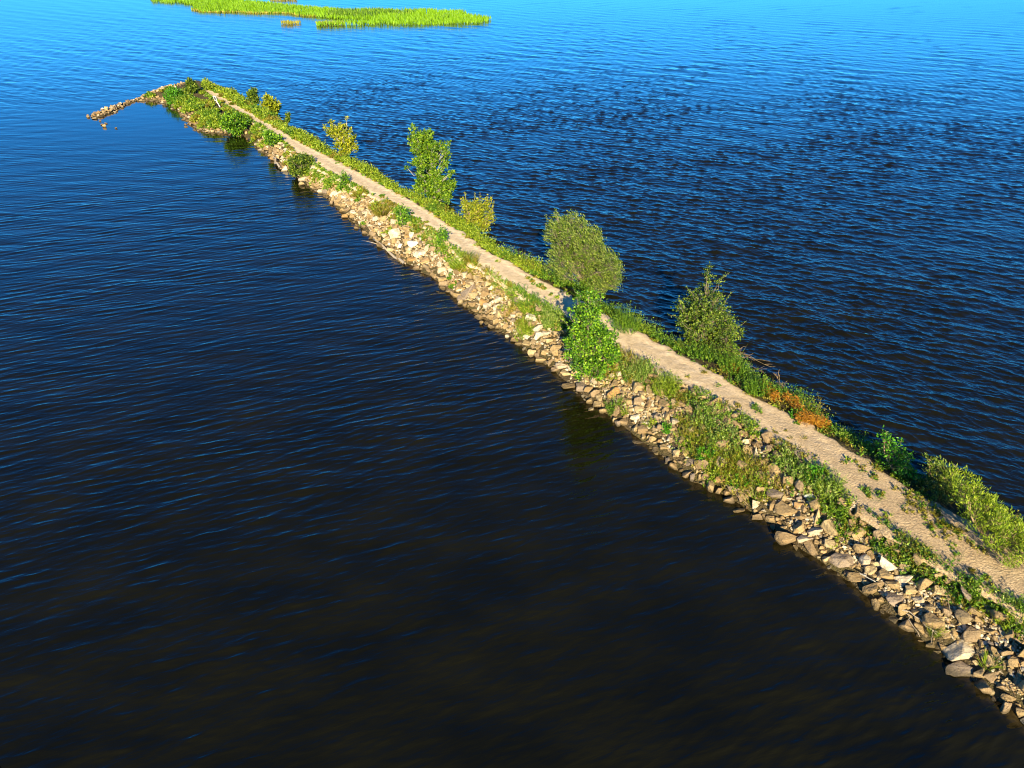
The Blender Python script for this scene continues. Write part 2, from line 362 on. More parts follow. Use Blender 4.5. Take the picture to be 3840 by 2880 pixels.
def build_water():
    """one sheet with real waves; mesh and shortest wave grow coarser with distance"""
    r = [13.0]
    while r[-1] < 900: r.append(r[-1] + max(0.065, r[-1] ** 2 * 2.4e-5))
    r = np.array(r); th = np.arange(R(-50), R(50), 0.00135)
    RR, TH = np.meshgrid(r, th, indexing='ij'); X = RR * np.sin(TH); Y = RR * np.cos(TH)
    dr = np.gradient(r)[:, None]
    s_, t_ = st(X, Y)
    lane = np.interp(s_, [S1 - 12, S1 + 25], [0.0, 1.0])
    wside = np.clip((t_ - 27) / 7, 0, 1); wside = wside + (1 - wside) * lane * 0.75
    cx, cy = un(640, 440)
    calm = np.clip((np.hypot(X - cx, (Y - cy) * 0.7) - 6) / 20, 0.22, 1.0)
    g = 0
    for i in range(7):
        L = rng.uniform(14, 70); a = rng.uniform(0, 6.28); g = g + np.sin((X * math.cos(a) + Y * math.sin(a)) * 2 * math.pi / L + rng.uniform(0, 6.28))
    gust = np.clip(1 + 0.085 * g, 0.7, 1.3) * calm
    Z = np.zeros_like(X); DX = np.zeros_like(X); DY = np.zeros_like(X)
    def train(n, l0, l1, head, spread, slope, wgt, power=0.0):
        lam = l0 * (l1 / l0) ** ((np.arange(n) + rng.random(n)) / n); ang = head + rng.normal(0, spread, n)
        sl = lam ** power; sl = sl / math.sqrt((sl ** 2).sum() / 2) * slope
        keepw = np.clip(lam[None, :] / (1.3 * dr) - 0.6, 0, 1)          # (rows, n)
        var0 = (sl ** 2).sum(); varr = (keepw ** 2 * sl[None] ** 2).sum(1) + 1e-9
        gain = np.minimum(np.sqrt(var0 / varr), 1.5)[:, None]
        for i in range(n):
            k_ = 2 * math.pi / lam[i]; amp = sl[i] / k_ * keepw[:, i:i + 1] * gain
            if amp.max() < 1e-6: continue
            ph = (X * math.cos(ang[i]) + Y * math.sin(ang[i])) * k_ + rng.uniform(0, 6.28)
            w_ = amp * wgt; sn, cs_ = np.sin(ph), np.cos(ph)
            Z[...] += w_ * sn; DX[...] += w_ * cs_ * math.cos(ang[i]) * 0.9; DY[...] += w_ * cs_ * math.sin(ang[i]) * 0.9
    lee = (1 - wside) * gust; win = wside * gust
    train(40, 0.26, 1.3, R(112), R(15), 0.098, lee, -0.15)
    train(12, 1.6, 6.0, R(100), R(20), 0.022, lee)
    train(52, 0.26, 1.7, R(66), R(30), 0.200, win, -0.05)
    train(24, 1.7, 4.2, R(50), R(22), 0.050, win)
    train(16, 4.6, 11.0, R(66), R(30), 0.022, win)
    V = np.stack([X + DX, Y + DY, Z], -1).reshape(-1, 3).astype(np.float32)
    Q = grid_quads(*X.shape)[:, ::-1]
    n = len(V); a, b_ = X.shape
    BIG_ = [(-9000, -400, -.04), (9000, -400, -.04), (9000, 16000, -.04), (-9000, 16000, -.04)]
    c = [n, n + 1, n + 2, n + 3]
    V = np.concatenate([V, np.array(BIG_, np.float32)])
    k1, k2, k3, k4 = 0, b_ - 1, (a - 1) * b_ + b_ - 1, (a - 1) * b_
    # skirt: everything outside the wave field
    extra = []
    left = np.arange(a) * b_; right_ = np.arange(a) * b_ + b_ - 1
    me = mesh_quads('water', V, np.concatenate([Q, [[c[0], c[1], k2, k1], [c[1], c[2], k3, k2], [c[2], c[3], k4, k3], [c[3], c[0], k1, k4]]]), M['water'], True)
    sh = np.zeros(len(V), np.float32); S_, T_ = s_.ravel(), t_.ravel(); X_, Y_ = X.ravel(), Y.ravel()
    m_ = (S_ > S0) & (S_ < S1 + 6) & (T_ < tR(S_) + 5) & ((T_ > 22.5) | ((S_ > 95) & (T_ > -6)))
    sh[:len(X_)][m_] = np.clip(1 + sdist(X_[m_], Y_[m_]) / 0.8 , 0, 1) ** 1.5
    me.attributes.new('shore', 'FLOAT', 'POINT').data.foreach_set('value', sh)
    return link('water', me)
tag(build_water(), kind='structure')

# ------------------------------------------------------------------ rocks
def rock_proto(seed, flat=0.7, npts=15, rough=True):
    r = np.random.default_rng(seed)
    bm = bmesh.new()
    p = r.uniform(-1, 1, (npts * 3, 3)); p = p[np.max(np.abs(p), axis=1) > 0.62][:npts]
    p = p / np.maximum(np.linalg.norm(p, axis=1, keepdims=True) * 0.82, 0.95) * 0.5
    for q in p: bm.verts.new((q[0], q[1] * 0.85, q[2] * flat))
    ret = bmesh.ops.convex_hull(bm, input=bm.verts[:])
    bmesh.ops.delete(bm, geom=list({g for g in ret['geom_interior'] if isinstance(g, bmesh.types.BMVert)}), context='VERTS')
    loose = [v for v in bm.verts if not v.link_faces]
    bmesh.ops.delete(bm, geom=loose, context='VERTS')
    bmesh.ops.dissolve_limit(bm, angle_limit=R(14), verts=bm.verts[:], edges=bm.edges[:])
    if rough:
        bmesh.ops.bevel(bm, geom=bm.edges[:] , offset=0.028, segments=1, affect='EDGES', profile=0.6)
        bmesh.ops.triangulate(bm, faces=bm.faces[:])
        bmesh.ops.subdivide_edges(bm, edges=[e for e in bm.edges if e.calc_length() > 0.12], cuts=2, use_grid_fill=True)
        bmesh.ops.triangulate(bm, faces=bm.faces[:])
        for v in bm.verts:
            c = v.co
            n = noise.noise(c * 3.1 + Vector((seed, 0, 0))) * 0.045 + noise.noise(c * 8 + Vector((0, seed, 0))) * 0.018
            v.co = c + c.normalized() * n
    else:
        bmesh.ops.triangulate(bm, faces=bm.faces[:])
    me = bpy.data.meshes.new('rock'); bm.to_mesh(me); bm.free(); return me
protos = [rock_proto(100 + i, (0.62, 0.75, 0.5, 0.85)[i % 4]) for i in range(16)]
variants = {}
def proto_mesh(i, mat):
    if (i, mat) not in variants:
        me = protos[i].copy(); me.materials.clear(); me.materials.append(M[mat]); variants[(i, mat)] = me
    return variants[(i, mat)]
simple = []
for i in range(14):
    me = rock_proto(300 + i, (0.6, 0.75, 0.5)[i % 3], 12, False)
    V = np.zeros(len(me.vertices) * 3); me.vertices.foreach_get('co', V)
    T = np.array([list(p.vertices) for p in me.polygons]); simple.append((V.reshape(-1, 3), T)); bpy.data.meshes.remove(me)

# landmarks along the water's edge, near to far (photo column of the waterline)
LAND = [(2140, 'by the bottom right corner'), (2000, 'near the two big stacked slabs'), (1850, 'around the largest dark flat boulder'),
        (1660, 'beside the big block in the water'), (1520, 'below the bright green nettles'), (1400, 'below the weedy bulge'),
        (1250, 'right of the bright leafy tree'), (1130, 'below the bright leafy tree'), (1000, 'left of the bright leafy tree'), (900, 'near the largest grey boulder'),
        (770, 'beside the long driftwood log'), (670, 'just beyond the driftwood log'), (590, 'by the round dark bush'), (500, 'near the far bushes'), (330, 'along the weedy jetty head'), (0, 'on the thin spit')]
def project(x, y, z):
    d = np.array([x, y, z - CH]); fw = np.array([0, math.cos(PITCH), -math.sin(PITCH)]); up = np.array([0, math.sin(PITCH), math.cos(PITCH)])
    k_ = d @ fw; return PW / 2 + F * d[0] / k_, PH / 2 - F * (d @ up) / k_
def landmark(x, y):
    px = project(x, y, 0)[0] / S
    prev = LAND[0][1]
    for c, t in LAND:
        if px > c: return t
    return LAND[-1][1]
placed = []                              # (x, y, radius)
nth = [0]
def put_rock(x, y, z, sx, sy, sz, mat, label, group, rot=None, cat='rock', name='rock'):
    i = int(rng.integers(len(protos)))
    o = link(name, proto_mesh(i, mat), None, (x, y, z))
    o.scale = (sx, sy, sz)
    o.rotation_euler = rot if rot else (rng.normal(0, 0.22), rng.normal(0, 0.22), rng.uniform(0, 6.28))
    tag(o, label, cat, group); placed.append((x, y, max(sx, sy) * 0.5))
    return o
# (centre x, y, width, height in photo pixels, material, label)
BIG = [
 (2950, 2010, 84, 92, 'rock_brown', 'large craggy block standing in the water apart from the bank, left of a round boulder'),
 (2910, 1851, 66, 60, 'rock_dark', 'dark topped boulder with a pale side, beneath yellow weeds on the bank'),
 (2953, 1909, 84, 70, 'rock_tan', 'wide tan boulder in the pile above the big block in the water'),
 (2801, 1854, 86, 50, 'rock_brown', 'long flat brown slab under overhanging weeds left of the dark topped boulder'),
 (3000, 1981, 46, 54, 'rock_tan', 'round tan boulder touching the right side of the block in the water'),
 (3058, 1988, 64, 56, 'rock_pale', 'split pale boulder right of the round tan boulder'),
 (2888, 1948, 42, 44, 'rock_brown', 'brown cube shaped boulder at the water behind the big block'),
 (2841, 1941, 44, 34, 'rock_brown', 'brown wedge rock at the water left of the cube shaped boulder'),
 (2498, 1677, 66, 38, 'rock_tan', 'long tan wedge boulder at the waterline under green weeds'),
 (2447, 1645, 28, 40, 'rock_tan', 'upright tan slab at the waterline left of the long wedge boulder'),
 (2595, 1731, 60, 46, 'rock_dark', 'dark grey sloping slab at the waterline below the nettles'),
 (2599, 1786, 28, 60, 'rock_dark', 'narrow dark upright rock leaning into the water'),
 (2660, 1782, 70, 40, 'rock_brown', 'wide brown slab behind the narrow dark leaning rock'),
 (2736, 1876, 46, 34, 'rock_brown', 'brown rock in the water at the end of the thin fallen branch'),
 (2772, 1912, 48, 32, 'rock_brown', 'flat brown rock at the water below the fallen branch'),
 (2997, 1891, 44, 36, 'rock_orange', 'orange tinted boulder among the tan pile'),
 (3040, 1862, 44, 28, 'rock_white', 'small nearly white rock under the weeds above the orange boulder'),
 (3162, 2101, 100, 84, 'rock_dark', 'largest dark flat topped boulder at the waterline, middle of the lower right bank'),
 (3400, 2174, 74, 60, 'rock_pale', 'pale rectangular block beside a deep shadowed hollow'),
 (3097, 2094, 38, 46, 'rock_tan', 'tan boulder left of the largest dark flat topped boulder'),
 (3324, 2156, 52, 60, 'rock_brown', 'brown blocky boulder left of the shadowed hollow'),
 (3357, 2250, 84, 54, 'rock_dark', 'long dark slab sloping into the water below the pale block'),
 (3220, 2167, 72, 42, 'rock_brown', 'brown slab below the largest dark flat topped boulder'),
 (3267, 2141, 42, 50, 'rock_tan', 'tan boulder between two brown slabs in the lower bank'),
 (3447, 2253, 42, 44, 'rock_pale', 'pale upright rock right of the long dark slab'),
 (3415, 2215, 40, 46, 'rock_tan', 'tan rock just below the pale rectangular block'),
 (3615, 2450, 132, 62, 'rock_pale', 'largest pale slab, upper of the two big stacked slabs at lower right'),
 (3608, 2512, 116, 66, 'rock_dark', 'big dark purple brown block, lower of the two stacked slabs'),
 (3504, 2332, 74, 90, 'rock_brown', 'tall rough brown boulder behind the grass tuft at the waterline'),
 (3650, 2383, 82, 78, 'rock_brown', 'rugged brown boulder above the largest pale slab'),
 (3434, 2291, 44, 42, 'rock_brown', 'cube shaped brown boulder left of the waterline grass tuft'),
 (3805, 2484, 54, 54, 'rock_tan', 'tan boulder at the right edge above the lower corner rocks'),
 (3732, 2534, 72, 42, 'rock_brown', 'low brown slab right of the two stacked slabs'),
 (3782, 2614, 52, 54, 'rock_tan', 'tan rock low in the water near the bottom right corner'),
 (3827, 2674, 44, 44, 'rock_brown', 'lowest tan rock at the bottom right edge'),
 (3491, 2416, 42, 26, 'rock_brown', 'wet mossy rock in the water left of the stacked slabs'),
 (3820, 2557, 46, 40, 'rock_tan', 'tan rock at the right edge above the lowest rocks'),
 (3719, 2598, 26, 26, 'rock_tan', 'small round tan rock in the water near the lower right corner'),
 (2134, 1448, 54, 28, 'rock_tan', 'flat tan wedge pointing left at the waterline below the leafy tree'),
 (2184, 1452, 52, 42, 'rock_dark', 'grey faced boulder right of the flat pointing wedge'),
 (2210, 1503, 36, 26, 'rock_tan', 'tan rock at the water below the grey faced boulder'),
 (2242, 1517, 36, 34, 'rock_tan', 'light tan angular rock right of the small rock in the water'),
 (2268, 1535, 48, 46, 'rock_brown', 'cracked brown boulder on the waterline left of the grass clump'),
 (2108, 1370, 50, 42, 'rock_pale', 'pale flat topped boulder at the foot of the leafy tree'),
 (2123, 1401, 46, 26, 'rock_tan', 'low tan slab at the water under the leafy tree'),
 (2082, 1386, 30, 32, 'rock_brown', 'brown boulder left of the pale flat topped one at the leafy tree'),
 (2217, 1535, 22, 20, 'rock_tan', 'small round rock alone in the water right of the leafy tree'),
 (2385, 1564, 44, 32, 'rock_pale', 'pale triangular boulder mid slope right of the thin grass clump'),
 (2412, 1611, 42, 40, 'rock_brown', 'brown boulder at the water left of the upright tan slab'),
 (2315, 1586, 26, 38, 'rock_dark', 'narrow dark rock at the water below the thin grass clump'),
 (2394, 1656, 42, 12, 'rock_brown', 'low algae covered rock awash in the water off the bank'),
 (2448, 1676, 32, 12, 'rock_brown', 'low wet rock awash beside the long wedge boulder'),
 (1756, 1094, 60, 58, 'rock_dark', 'largest grey boulder in the middle of the rock slope'),
 (1730, 1119, 40, 32, 'rock_dark', 'grey rock touching the lower left of the largest grey boulder'),
 (2016, 1228, 50, 48, 'rock_pale', 'pale peaked boulder at the foot of the weeds left of the leafy tree'),
 (1871, 1123, 40, 34, 'rock_pale', 'pale rounded boulder below the tall green stalks'),
 (1687, 1090, 32, 26, 'rock_tan', 'tan boulder at the waterline left of the largest grey boulder'),
 (1931, 1275, 34, 28, 'rock_brown', 'brown rounded boulder at the waterline left of the leafy tree'),
 (1976, 1289, 34, 28, 'rock_tan', 'orange tan boulder right of the brown rounded one at the water'),
 (1869, 1224, 30, 28, 'rock_brown', 'brown boulder below the yellow green grass clump'),
 (1896, 1221, 24, 38, 'rock_tan', 'upright tan rock right of the brown boulder under the grass clump'),
 (1806, 1210, 18, 18, 'rock_brown', 'small rock alone in the water left of the grass clump'),
 (1770, 1141, 34, 34, 'rock_tan', 'tan block below the largest grey boulder'),
 (1642, 1092, 15, 9, 'rock_brown', 'tiny rock alone in the water left of the largest grey boulder'),
 (2045, 1250, 34, 26, 'rock_pale', 'pale rock right of the pale peaked boulder'),
 (1482, 877, 48, 46, 'rock_pale', 'big pale boulder uppermost beside the bush shaded path'),
 (1500, 917, 18, 42, 'rock_white', 'narrow white upright stone above the driftwood log'),
 (1547, 917, 44, 32, 'rock_white', 'smooth white oval boulder above the driftwood log'),
 (1573, 953, 54, 36, 'rock_pale', 'long pale slab right of the driftwood log'),
 (1544, 975, 36, 28, 'rock_tan', 'tan boulder between the driftwood log and the long pale slab'),
 (1561, 1005, 30, 24, 'rock_brown', 'brown boulder at the waterline past the end of the driftwood log'),
 (1254, 729, 36, 30, 'rock_pale', 'pale boulder at the water beyond the grassy hummock'),
 (1327, 798, 30, 26, 'rock_pale', 'pale blocky boulder on the slope left of the small rounded bush'),
 (1294, 812, 28, 20, 'rock_tan', 'tan rock in the water left of the pale blocky boulder'),
 (1336, 854, 20, 16, 'rock_brown', 'brown pointed rock alone in the water above the driftwood log'),
 (1139, 671, 42, 28, 'rock_pale', 'pale boulder at the water right below the round dark bush'),
 (1131, 689, 26, 20, 'rock_tan', 'tan boulder in the water under the pale one by the dark bush'),
 (1063, 635, 28, 26, 'rock_pale', 'pale boulder at the root of the curved driftwood branch'),
 (1023, 597, 24, 18, 'rock_tan', 'tan boulder at the waterline left of the curved driftwood branch'),
 (1170, 634, 20, 18, 'rock_white', 'whitish round stone at the path edge right of the round dark bush'),
 (391, 473, 15, 13, 'rock_tan', 'lone rounded rock in the water off the end of the spit'),
 (382, 467, 13, 9, 'rock_brown', 'mossy rock in the water just left of the lone rounded one'),
 (396, 463, 12, 7, 'rock_brown', 'flat rock in the water just above the lone rounded one'),
 (433, 480, 13, 8, 'rock_dark', 'small dark rock in the water, rightmost off the spit end'),
 (375, 454, 9, 6, 'rock_brown', 'tiny rock in the water closest below the spit end'),
 (384, 409, 11, 16, 'rock_white', 'bright white pointed stone on top of the spit end'),
 (355, 423, 17, 11, 'rock_tan', 'rounded tan boulder at the far left end of the spit'),
 (354, 444, 19, 10, 'rock_tan', 'tan boulder at the water on the tip of the spit'),
 (482, 387, 12, 7, 'rock_tan', 'tan boulder on the thinnest stretch of the spit'),
 (527, 378, 17, 8, 'rock_tan', 'tan boulder where the spit joins the jetty head'),
 (697, 476, 16, 6, 'rock_tan', 'low flat rock in the calm cove near the shore'),
 (731, 489, 12, 6, 'rock_brown', 'reddish low rock in the cove beside the shore'),
]
for (px, py, pw, ph, mat, lab) in BIG:
    x, y, z = hit(px, py + ph * 0.30)
    q = ppm(x, y, z); wd = pw / q * 1.08; hh = ph / q * 1.0
    dep = math.atan2(CH - z, math.hypot(x, y))
    sy = wd * (0.75 if ph < pw * 0.8 else 0.95)
    szr = max(0.35 * wd, (hh - sy * math.sin(dep) * 0.7) * 1.35 / math.cos(dep)); szr = min(szr, wd * 1.5)
    y += sy * 0.2
    low = ph < 13 and py > 1000
    put_rock(x, y, max(z, 0) + szr * (0.20 if not low else -0.05), wd, sy, szr * (0.7 if low else 1.25), mat, lab, None, (rng.normal(0, .12), rng.normal(0, .12), rng.uniform(-0.5, 0.5)), 'boulder' if pw > 40 else 'rock', 'boulder' if pw > 40 else 'rock')

# scatter: rocks of the slope
cand = []
def try_rocks(n, s0, s1, rmin, rmax, zone):
    for _ in range(n):
        s = rng.uniform(s0, s1); 
        lo, hi = zone(s); t = lo + (hi - lo) * rng.random()
        r = rmin * (rmax / rmin) ** (rng.random() ** 2.2)
        x, y = xy(s, t)
        cand.append((r, s, t, x, y))
def wlt(s):     # left waterline across-coordinate at s
    i = np.argmin(np.abs(GS - s)); row = dd[i]; js = np.where(row > 0)[0]
    js = js[GT[js] > 20]
    return GT[js[0]] if len(js) else 26.0
wl_tab = np.array([wlt(s) for s in GS])
wl = lambda s: float(np.interp(s, GS, wl_tab))
try_rocks(9400, S0, 98, 0.11, 0.40, lambda s: (wl(s) - 0.35, float(tL(s)) - 0.35))
try_rocks(2600, S0, 30, 0.10, 0.38, lambda s: (wl(s) - 0.25, float(tL(s)) - 0.35))
try_rocks(1200, 95, 112, 0.15, 0.42, lambda s: (wl(s) - 0.4, wl(s) + 1.7))
# spit and head shore
spx = [(200, 252), (232, 243), (265, 228), (300, 215), (318, 212), (345, 205), (372, 198)]
spw = [un(a * S, b * S) for a, b in spx]
for i in range(900):
    u = rng.uniform(0, len(spw) - 1.001); a = int(u); f_ = u - a
    x = spw[a][0] * (1 - f_) + spw[a + 1][0] * f_; y = spw[a][1] * (1 - f_) + spw[a + 1][1] * f_
    wdt = np.interp(u, [0, 1, 2, 3, 4, 5, 6], [1.1, 1.5, 0.6, 0.2, 0.7, 2.2, 2.6])
    ang = rng.uniform(0, 6.28); rr = wdt * math.sqrt(rng.random())
    x += rr * math.cos(ang); y += rr * math.sin(ang) * 1.5
    s, t = st(x, y); cand.append((rng.uniform(0.15, 0.36), s, t, x, y))
for i in range(500):
    k_ = rng.integers(33, 42); u = rng.random()
    a, b = poly[k_], poly[k_ + 1]; x, y = a[0] * (1 - u) + b[0] * u + rng.normal(0, .35), a[1] * (1 - u) + b[1] * u + rng.normal(0, .5)
    s, t = st(x, y); cand.append((rng.uniform(0.15, 0.35), s, t, x, y))
cand.sort(key=lambda c: -c[0])
cell = {}
def cells(x, y): return int(x // 1.0), int(y // 1.0)
for (x, y, r) in placed: cell.setdefault(cells(x, y), []).append((x, y, r * 0.8))
keep = []
for (r, s, t, x, y) in cand:
    cx, cy = cells(x, y); ok = True
    for i in (-1, 0, 1):
        for j in (-1, 0, 1):
            for (a, b, q) in cell.get((cx + i, cy + j), ()):
                if (a - x) ** 2 + (b - y) ** 2 < ((q + r) * 0.72) ** 2: ok = False; break
            if not ok: break
        if not ok: break
    if ok:
        cell.setdefault((cx, cy), []).append((x, y, r)); keep.append((r, s, t, x, y))
def inframe(x, y, z=0.5):
    a, b = project(x, y, z); return -60 < a < PW + 60 and -60 < b < PH + 60
keep = [c for c in keep if inframe(c[3], c[4])]
keep.sort(key=lambda c: -c[0] / math.hypot(c[3], c[4]))
NIND = 300 - len(BIG)
rubble = []
MATW = [('rock_tan', 0.55), ('rock_pale', 0.22), ('rock_brown', 0.16), ('rock_dark', 0.05), ('rock_orange', 0.02)]
CN = {'rock_tan': 'tan', 'rock_pale': 'pale', 'rock_brown': 'brown', 'rock_dark': 'dark grey', 'rock_orange': 'orange'}
def pick():
    u = rng.random(); a = 0
    for m_, w_ in MATW:
        a += w_
        if u < a: return m_
    return 'rock_tan'
for i, (r, s, t, x, y) in enumerate(keep):
    z = float(height(x, y)); mt = pick()
    wet_ = z < 0.35
    if (wet_ or s < 26) and rng.random() < 0.5: mt = 'rock_brown'  # wet rocks brown; near rocks also darkened, a vignette put into their colour
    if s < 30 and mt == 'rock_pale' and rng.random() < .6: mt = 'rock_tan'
    sx, sy, sz = 2.1 * r * rng.uniform(0.9, 1.25), 2.1 * r * rng.uniform(0.7, 1.0), 2.1 * r * rng.uniform(0.75, 1.35)
    if i < NIND:
        place = 'at the waterline' if wet_ else 'on the rock slope'
        lab = '%s angular %s %s %s' % (CN[mt], 'boulder' if r > 0.36 else 'rock', place, landmark(x, y))
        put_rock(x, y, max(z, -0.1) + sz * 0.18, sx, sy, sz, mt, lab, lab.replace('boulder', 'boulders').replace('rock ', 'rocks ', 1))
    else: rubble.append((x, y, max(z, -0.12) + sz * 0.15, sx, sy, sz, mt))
# fine gravel and rubble between them
def fill_rub(n, s0, s1, r0, r1, band):
    for _ in range(n):
        s = rng.uniform(s0, s1); lo, hi = band(s); t = lo + (hi - lo) * rng.random(); x, y = xy(s, t); z = float(height(x, y))
        if z < -0.05 or not inframe(x, y): continue
        r = rng.uniform(r0, r1)
        rubble.append((x, y, z + r * 0.3, 2 * r, 1.6 * r, 1.5 * r, 'rock_tan' if rng.random() < .6 else 'rock_pale'))
fill_rub(9000, S0, 30, 0.05, 0.14, lambda s: (wl(s) + 0.3, float(tL(s)) - 0.1))
fill_rub(6000, 25, 92, 0.07, 0.17, lambda s: (wl(s) + 0.2, float(tL(s)) - 0.2))
fill_rub(2500, S0, 50, 0.015, 0.04, lambda s: (float(tL(s)) - .2, float(tR(s)) + 0.1))
def build_rubble(items, mat, name, label):
    V = []; T = []; o_ = 0
    for (x, y, z, sx, sy, sz, _m) in items:
        v, t_ = simple[int(rng.integers(len(simple)))]
        m3 = np.array(Matrix.Rotation(rng.uniform(0, 6.28), 3, 'Z') @ Matrix.Rotation(rng.normal(0, .3), 3, 'X') @ Matrix.Rotation(rng.normal(0, .3), 3, 'Y'))
        q = (v * [sx, sy, sz]) @ m3.T + [x, y, z]
        V.append(q); T.append(t_ + o_); o_ += len(v)
    me = mesh_quads(name, np.concatenate(V), np.concatenate(T), M[mat])
    return tag(link(name, me), label, 'rubble', None, 'stuff')
mats_used = sorted({r_[6] for r_ in rubble})
RL = {'rock_tan': 'tan rubble and small stones filling the rock slope', 'rock_pale': 'pale cream rubble scattered through the rock slope', 'rock_brown': 'brown rubble stones low on the rock slope',
      'rock_dark': 'dark grey rubble stones here and there on the slope', 'rock_orange': 'few rusty orange rubble stones on the slope'}
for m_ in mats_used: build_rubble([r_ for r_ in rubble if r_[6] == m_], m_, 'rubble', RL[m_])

# ------------------------------------------------------------------ plants
WIND = np.array([-0.75, 0.1, 0.15])
def herb(cx, cy, cz, rad, h, nst, leaf, asp=0.38, per=12, lean=0.35, up=0.5, wind=0.15, zf=None):
    """upright leafy stems rooted in a disc"""
    a = rng.uniform(0, 2 * math.pi, nst); r = rad * np.sqrt(rng.random(nst))
    bx, by = cx + r * np.cos(a), cy + r * np.sin(a)
    bz = height(bx, by) if zf is None else np.full(nst, cz)
    hh = h * rng.uniform(0.55, 1.08, nst) * (1 - 0.35 * (r / rad) ** 2)
    D = np.stack([np.cos(a) * lean * r / rad, np.sin(a) * lean * r / rad, np.ones(nst)], 1) + rng.normal(0, 0.12, (nst, 3)) + WIND * wind
    D = unit(D); B = np.stack([bx, by, bz], 1)
    u = rng.uniform(0.12, 1.0, (nst, per)); u[:, 0] = 1.0
    P = (B[:, None] + D[:, None] * (hh[:, None] * u)[..., None]).reshape(-1, 3)
    LD = rng.normal(size=(nst * per, 3)); LD[:, 2] = np.abs(LD[:, 2]) * 0.6 + up; LD += WIND * wind * 2
    L = leaf * rng.uniform(0.6, 1.25, nst * per) * (1.15 - 0.45 * u.ravel())
    v, q = leaves(P, LD, L, L * asp)
    sv, sq = leaves(B, D, hh, 0.012 + 0.012 * hh)
    return (v, q), (sv, sq)
def blades(cx, cy, rad, h, n, wd, lean=0.5, wind=0.3):
    a = rng.uniform(0, 2 * math.pi, n); r = rad * np.sqrt(rng.random(n))
    bx, by = cx + r * np.cos(a), cy + r * np.sin(a); B = np.stack([bx, by, height(bx, by) - 0.02], 1)
    D = np.stack([np.cos(a) * lean, np.sin(a) * lean, np.ones(n)], 1) * 1.0 + rng.normal(0, 0.22, (n, 3)) + WIND * wind
    return leaves(B, D, h * rng.uniform(0.5, 1.1, n), wd)

# ---- uncountable undergrowth, kept as stuff
und = {k_: [] for k_ in ('weed_lime', 'weed_green', 'weed_dry', 'weed_silver', 'dodder', 'nettle')}
def scatter_weeds(x, y, h, kind, dist=None, dens=1.0, rad=0.45, grass=False):
    dist = dist or math.hypot(x, y)
    leaf = max(0.15, dist * 0.0036)
    if grass: und[kind].append(blades(x, y, rad, h, int(34 * dens), max(0.02, dist * 0.0006))); return
    nst = int(8 * dens + .5); per = 9 if dist < 60 else 8
    a_, b_ = herb(x, y, 0, rad, h, nst, leaf, 0.46, per)
    und[kind].append(a_)
bounds_rag = lambda s, k_: noise.noise(Vector((s * 0.5, k_, 0)))
# right-hand fringe, continuous
s = S0 + 2
while s < S1 + 1:
    d_ = math.hypot(*xy(s, float(tR(s))))
    step = 0.22 if s < 40 else (0.28 if s < 80 else 0.4)
    for _ in range(3):
        t = float(tR(s)) + rng.uniform(0.38, 3.4 if s < 30 else 2.8) + 0.25 * bounds_rag(s, 4)
        x, y = xy(s + rng.uniform(-.2, .2), t)
        if float(height(x, y)) < -0.15: continue
        nval = noise.noise(Vector((s * 0.22, t * 0.3, 2)))
        near = s < 27
        if near: kind = 'weed_green' if nval > -0.1 else 'weed_dry'
        elif s < 52: kind = 'weed_green' if nval > -0.15 else 'weed_lime'
        else: kind = 'weed_lime' if nval > -0.25 else ('weed_green' if nval > -0.42 else 'weed_dry')
        hmod = 0.75 + 0.5 * (noise.noise(Vector((s * 0.4, 7, 0))) + 0.3)
        th = (t - float(tR(s)))
        h = (0.32 + 0.85 * min(th / 1.3, 1)) * hmod * (1.25 if 27 < s < 60 else 1.0) * (1.0 if near else 1.15)
        scatter_weeds(x, y, h, kind, d_, 1.0, 0.4)
        if rng.random() < 0.07: scatter_weeds(x, y, h * 1.2, 'weed_dry', d_, 0.5, 0.3, True)
    s += step
# ragged left verge
s = S0 + 2
while s < 97:
    t0 = float(tL(s)); on = noise.noise(Vector((s * 0.28, 21, 0))) + (0.12 if s < 40 else 0.02)
    if on > 0:
        for _ in range(3):
            t = t0 - rng.uniform(0.1, 1.0) ; x, y = xy(s + rng.uniform(-.2, .2), t); nv = noise.noise(Vector((s * 0.35, t, 31)))
            kind = 'weed_dry' if nv > 0.18 else ('weed_silver' if nv < -0.22 else ('weed_green' if rng.random() < .55 else 'weed_lime'))
            scatter_weeds(x, y, rng.uniform(.3, .65) * (1.4 if s < 45 else 1.0) * min(1, .5 + on * 2), kind, None, 0.8, 0.3, kind == 'weed_dry' and rng.random() < .5)
    s += 0.25
